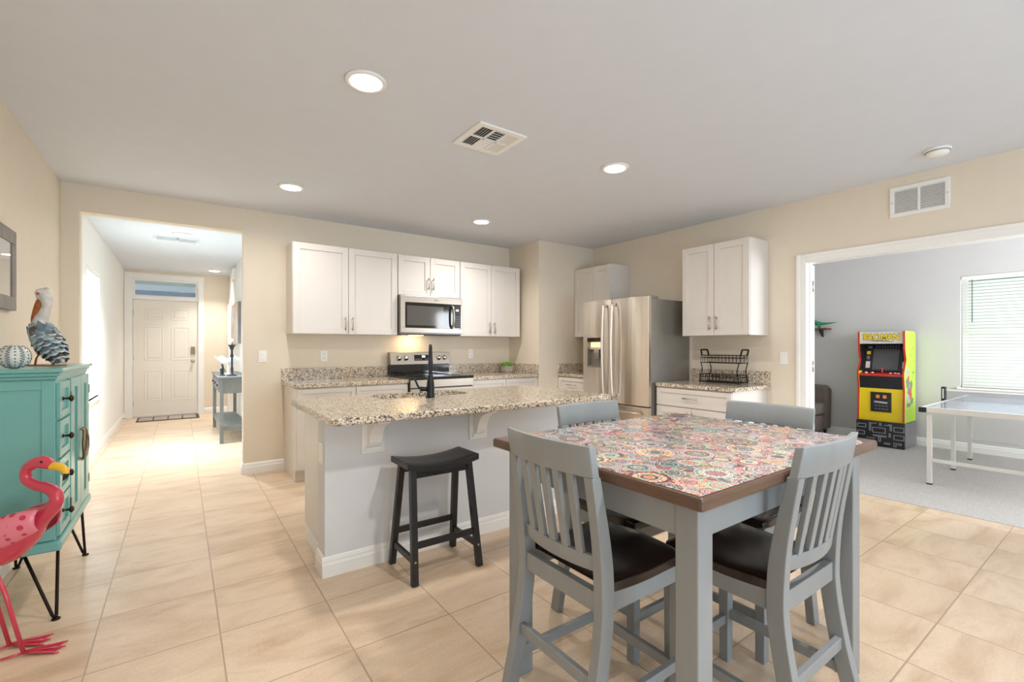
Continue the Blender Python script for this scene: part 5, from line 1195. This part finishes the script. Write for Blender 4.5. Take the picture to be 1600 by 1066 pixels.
    part(MB().prism([p0, p1, (p1[0]+0.004,p1[1]), (p0[0]+0.004,p0[1])], 'y', yi0+0.075, yi1-0.105), 'screen', M['screen'], be)
    for (f0, f1, ya, yb, m) in ((0.12,0.36,yi1-0.080,yi1-0.035,'marquee'), (0.12,0.36,yi0+0.008,yi0+0.035,'marquee'), (0.62,0.74,yi1-0.075,yi1-0.035,'acyellow'), (0.84,0.93,yi1-0.085,yi1-0.045,'slotgrey'), (0.84,0.90,yi0+0.02,yi0+0.05,'acred'), (0.44,0.56,yi1-0.07,yi1-0.04,'slotgrey')):
        q0, q1 = onb(f0,0.003), onb(f1,0.003); part(MB().prism([q0, q1, (q1[0]+0.003,q1[1]), (q0[0]+0.003,q0[1])], 'y', ya, yb), 'bezel_print', M[m], be)
    q0, q1 = onb(0.86,0.002), onb(0.95,0.002); b = MB()
    for k in range(9): b.prism([q0, q1, (q1[0]+0.002,q1[1]), (q0[0]+0.002,q0[1])], 'y', yi0+0.08+k*0.028, yi0+0.088+k*0.028)
    part(b, 'bezel_stripe', M['slotgrey'], be)
    part(MB().prism([(xf+0.03,1.275),(xf+0.03,1.28),(xf+0.22,1.28),(xf+0.22,1.275)], 'y', yi0, yi1), 'speaker_panel', M['acblack'], t)
    mq = part(MB().box((xf+0.035,yi0,1.28), (xf+0.06,yi1,1.425)), 'marquee', M['marquee'], t)
    rot = (PI/2, 0, -PI/2); text_part('PAC-MAN', 'marquee_lettering_outline', M['acblack'], mq, 0.104, (xf+0.034,ym,1.360), rot, 0.0008, 0.0075, 0.78)
    text_part('PAC-MAN', 'marquee_lettering', M['acyellow'], mq, 0.104, (xf+0.0325,ym,1.360), rot, 0.0008, 0.0034, 0.78)
    part(MB().prism([(ym+0.15,1.315),(ym-0.12,1.30),(ym-0.13,1.306),(ym+0.02,1.322)], 'x', xf+0.0335, xf+0.035), 'marquee_swoosh', M['slotgrey'], mq)
    # coin door
    cd = part(MB().box((xf+0.02,ym-0.105,0.43), (xf+0.03,ym+0.105,0.675)), 'coin_door', M['acblack'], t, 0.002)
    for s in (0.03, -0.04): part(MB().box((xf+0.017,ym+s-0.018,0.60), (xf+0.02,ym+s+0.018,0.64)), 'coin_slot', M['orange'], cd)
    b = MB(); b.prism([(ym+0.075,0.545),(ym-0.06,0.535),(ym-0.075,0.555),(ym-0.02,0.56),(ym+0.06,0.565)], 'x', xf+0.018, xf+0.02)
    for q in (0.505, 0.465): 
        for k in range(4): b.box((xf+0.0185,ym-0.07+k*0.036,q), (xf+0.02,ym-0.046+k*0.036,q+0.004))
    part(b, 'coin_door_print', M['mazeline'], cd)
    part(MB().box((xb-0.02,yi0,zr), (xb-0.004,yi1,1.40)).box((xf+0.06,yi0,1.41), (xb-0.05,yi1,1.425)), 'back_panel', M['acblack'], t)
arcade()

# ping pong table
def pingpong():
    x0, x1, y0, y1, zt = 5.43, 7.22, -0.27, 1.25, 0.70; f = 0.004
    t = thing('ping_pong_table', 'pale folding ping pong table standing on the game room carpet', 'ping pong table', ((x0+x1)/2,(y0+y1)/2,f))
    xm = (x0+x1)/2
    for a, c in ((x0,xm-0.004), (xm+0.004,x1)):
        top = part(MB().box((a+0.012,y0+0.012,zt-0.018), (c-0.012 if c == x1 else c,y1-0.012,zt)), 'tabletop', M['pptop'], t)
        b = MB(); b.box((a+0.012,y0+0.012,zt), (c-0.012,y0+0.03,zt+0.0008)).box((a+0.012,y1-0.03,zt), (c-0.012,y1-0.012,zt+0.0008)).box((a+0.012 if a == x0 else c-0.03,y0+0.03,zt), (a+0.03 if a == x0 else c-0.012,y1-0.03,zt+0.0008)).box((a+0.03,(y0+y1)/2-0.003,zt), (c-0.03,(y0+y1)/2+0.003,zt+0.0008))
        part(b, 'court_lines', M['white'], top)
        b = MB(); b.box((a,y0,zt-0.045), (c,y0+0.012,zt)).box((a,y1-0.012,zt-0.045), (c,y1,zt)); xe = a if a == x0 else c-0.012; b.box((xe,y0+0.012,zt-0.045), (xe+0.012,y1-0.012,zt))
        part(b, 'rim', M['ppalu'], t, 0.002)
        for y in (y0-0.006, y1-0.05):
            xe = a-0.006 if a == x0 else c-0.05
            b = MB(); b.box((xe,y,zt-0.048), (xe+0.056,y+0.056,zt-0.001)); 
            part(b, 'corner_guard', M['black'], t, 0.006)
    for x in (x0+0.05, xm-0.01, 7.03):
        for y in (y0+0.06, y1-0.06):
            b = MB(); b.box((x-0.0165,y-0.0165,f+0.012), (x+0.0165,y+0.0165,zt-0.019)); lg = part(b, 'leg', M['ppalu'], t, 0.002)
            part(MB().box((x-0.018,y-0.018,f), (x+0.018,y+0.018,f+0.012)), 'leg_cap', M['black'], lg)
        if x != xm-0.01: part(MB().box((x-0.012,y0+0.077,0.21), (x+0.012,y1-0.077,0.24)), 'crossbar', M['ppalu'], t, 0.002)
    n = thing('table_tennis_net', 'table tennis net with black end posts across the ping pong table', 'net', (xm,(y0+y1)/2,zt))
    for y, s in ((y1+0.012,1), (y0-0.012,-1)):
        p = part(MB().box((xm-0.032,y-0.016,zt-0.02), (xm+0.032,y+0.016,zt+0.135)), 'post', M['black'], n, 0.004)
        b = MB()
        for k in range(7): b.box((xm-0.0335,y-0.006,zt+0.02+k*0.014), (xm-0.032,y+0.006,zt+0.03+k*0.014)); 
        part(b, 'post_lettering', M['white'], p)
    part(MB().box((xm-0.001,y0+0.006,zt+0.002), (xm+0.001,y1-0.006,zt+0.095)), 'mesh', M['netglass'], n)
    part(MB().box((xm-0.004,y0+0.006,zt+0.095), (xm+0.004,y1-0.006,zt+0.11)), 'top_band', M['white'], n)
pingpong()
def armchair():
    x0, x1, y0, y1 = 6.62, 7.44, 2.66, 3.46; f = 0.004
    t = thing('armchair', 'taupe upholstered armchair in the game room, half hidden by the door casing', 'armchair', ((x0+x1)/2,(y0+y1)/2,f)); aw = 0.17
    part(MB().box((x0+aw,y0+0.02,0.09), (x1-aw,y1-0.12,0.30)), 'base', M['greybrown'], t, 0.02)
    part(MB().box((x0+aw+0.004,y0+0.0,0.31), (x1-aw-0.004,y1-0.20,0.465)), 'seat_cushion', M['greybrown'], t, 0.035)
    b = MB(); b.prism([(y1-0.22,0.30),(y1-0.15,0.86),(y1-0.03,0.86),(y1,0.09),(y1-0.12,0.09)], 'x', x0+aw*0.6, x1-aw*0.6); part(b, 'backrest', M['greybrown'], t, 0.03)
    for a in (x0, x1-aw):
        b = MB(); b.prism([(y0,0.09),(y0-0.01,0.66),(y0+0.05,0.70),(y1-0.2,0.72),(y1-0.06,0.76),(y1,0.09)], 'x', a, a+aw); part(b, 'arm', M['greybrown'], t, 0.035)
    for x in (x0+0.06, x1-0.06):
        for y in (y0+0.06, y1-0.08): part(MB().tube([(x,y,f),(x,y,0.10)], [0.016,0.024], 12), 'leg', M['black'], t)
armchair()
t = thing('wall_shelf', 'small dark red-brown wood shelf on the game room wall', 'shelf', (GX,3.0,1.50))
part(MB().box((GX-0.16,2.70,1.485), (GX-0.001,3.3,1.505)), 'board', M['wood'], t, 0.002)
part(MB().prism([(GX-0.001,1.485),(GX-0.13,1.485),(GX-0.001,1.38)], 'y', 2.80, 2.82), 'bracket', M['black'], t)
part(MB().prism([(GX-0.001,1.485),(GX-0.13,1.485),(GX-0.001,1.38)], 'y', 3.16, 3.18), 'bracket', M['black'], t)
t = thing('toy_dinosaur', 'green long-tailed toy dinosaur standing on the wall shelf', 'toy', (GX-0.09,2.82,1.505))
px = GX-0.09
part(MB().tube(smoothpath([(px,3.02,1.59),(px,2.96,1.615),(px,2.90,1.60),(px,2.83,1.575),(px,2.76,1.57),(px,2.68,1.575),(px,2.60,1.585)], 6), smoothvals([0.010,0.02,0.03,0.028,0.017,0.010,0.002], 6), 12), 'body', M['green'], t)
part(MB().ell((px,3.03,1.595), (0.018,0.034,0.018), 12, 8), 'head', M['green'], t)
for dy, sx in ((2.91,-1), (2.91,1), (2.82,-1), (2.82,1)):
    part(MB().tube([(px+sx*0.018,dy,1.59),(px+sx*0.026,dy+0.01,1.55),(px+sx*0.024,dy-0.006,1.506)], [0.013,0.010,0.011], 8), 'leg', M['green'], t)
b = MB()
for k in range(8):
    y = 2.97-k*0.034; zz = 1.63-0.008*k if k > 1 else 1.632
    b.add([(px-0.004,y+0.012,zz-0.014),(px+0.004,y+0.012,zz-0.014),(px+0.004,y-0.012,zz-0.016),(px-0.004,y-0.012,zz-0.016),(px,y,zz+0.012)], [(0,1,2,3),(0,1,4),(1,2,4),(2,3,4),(3,0,4)])
part(b, 'back_spikes', M['pelwhite'], t)
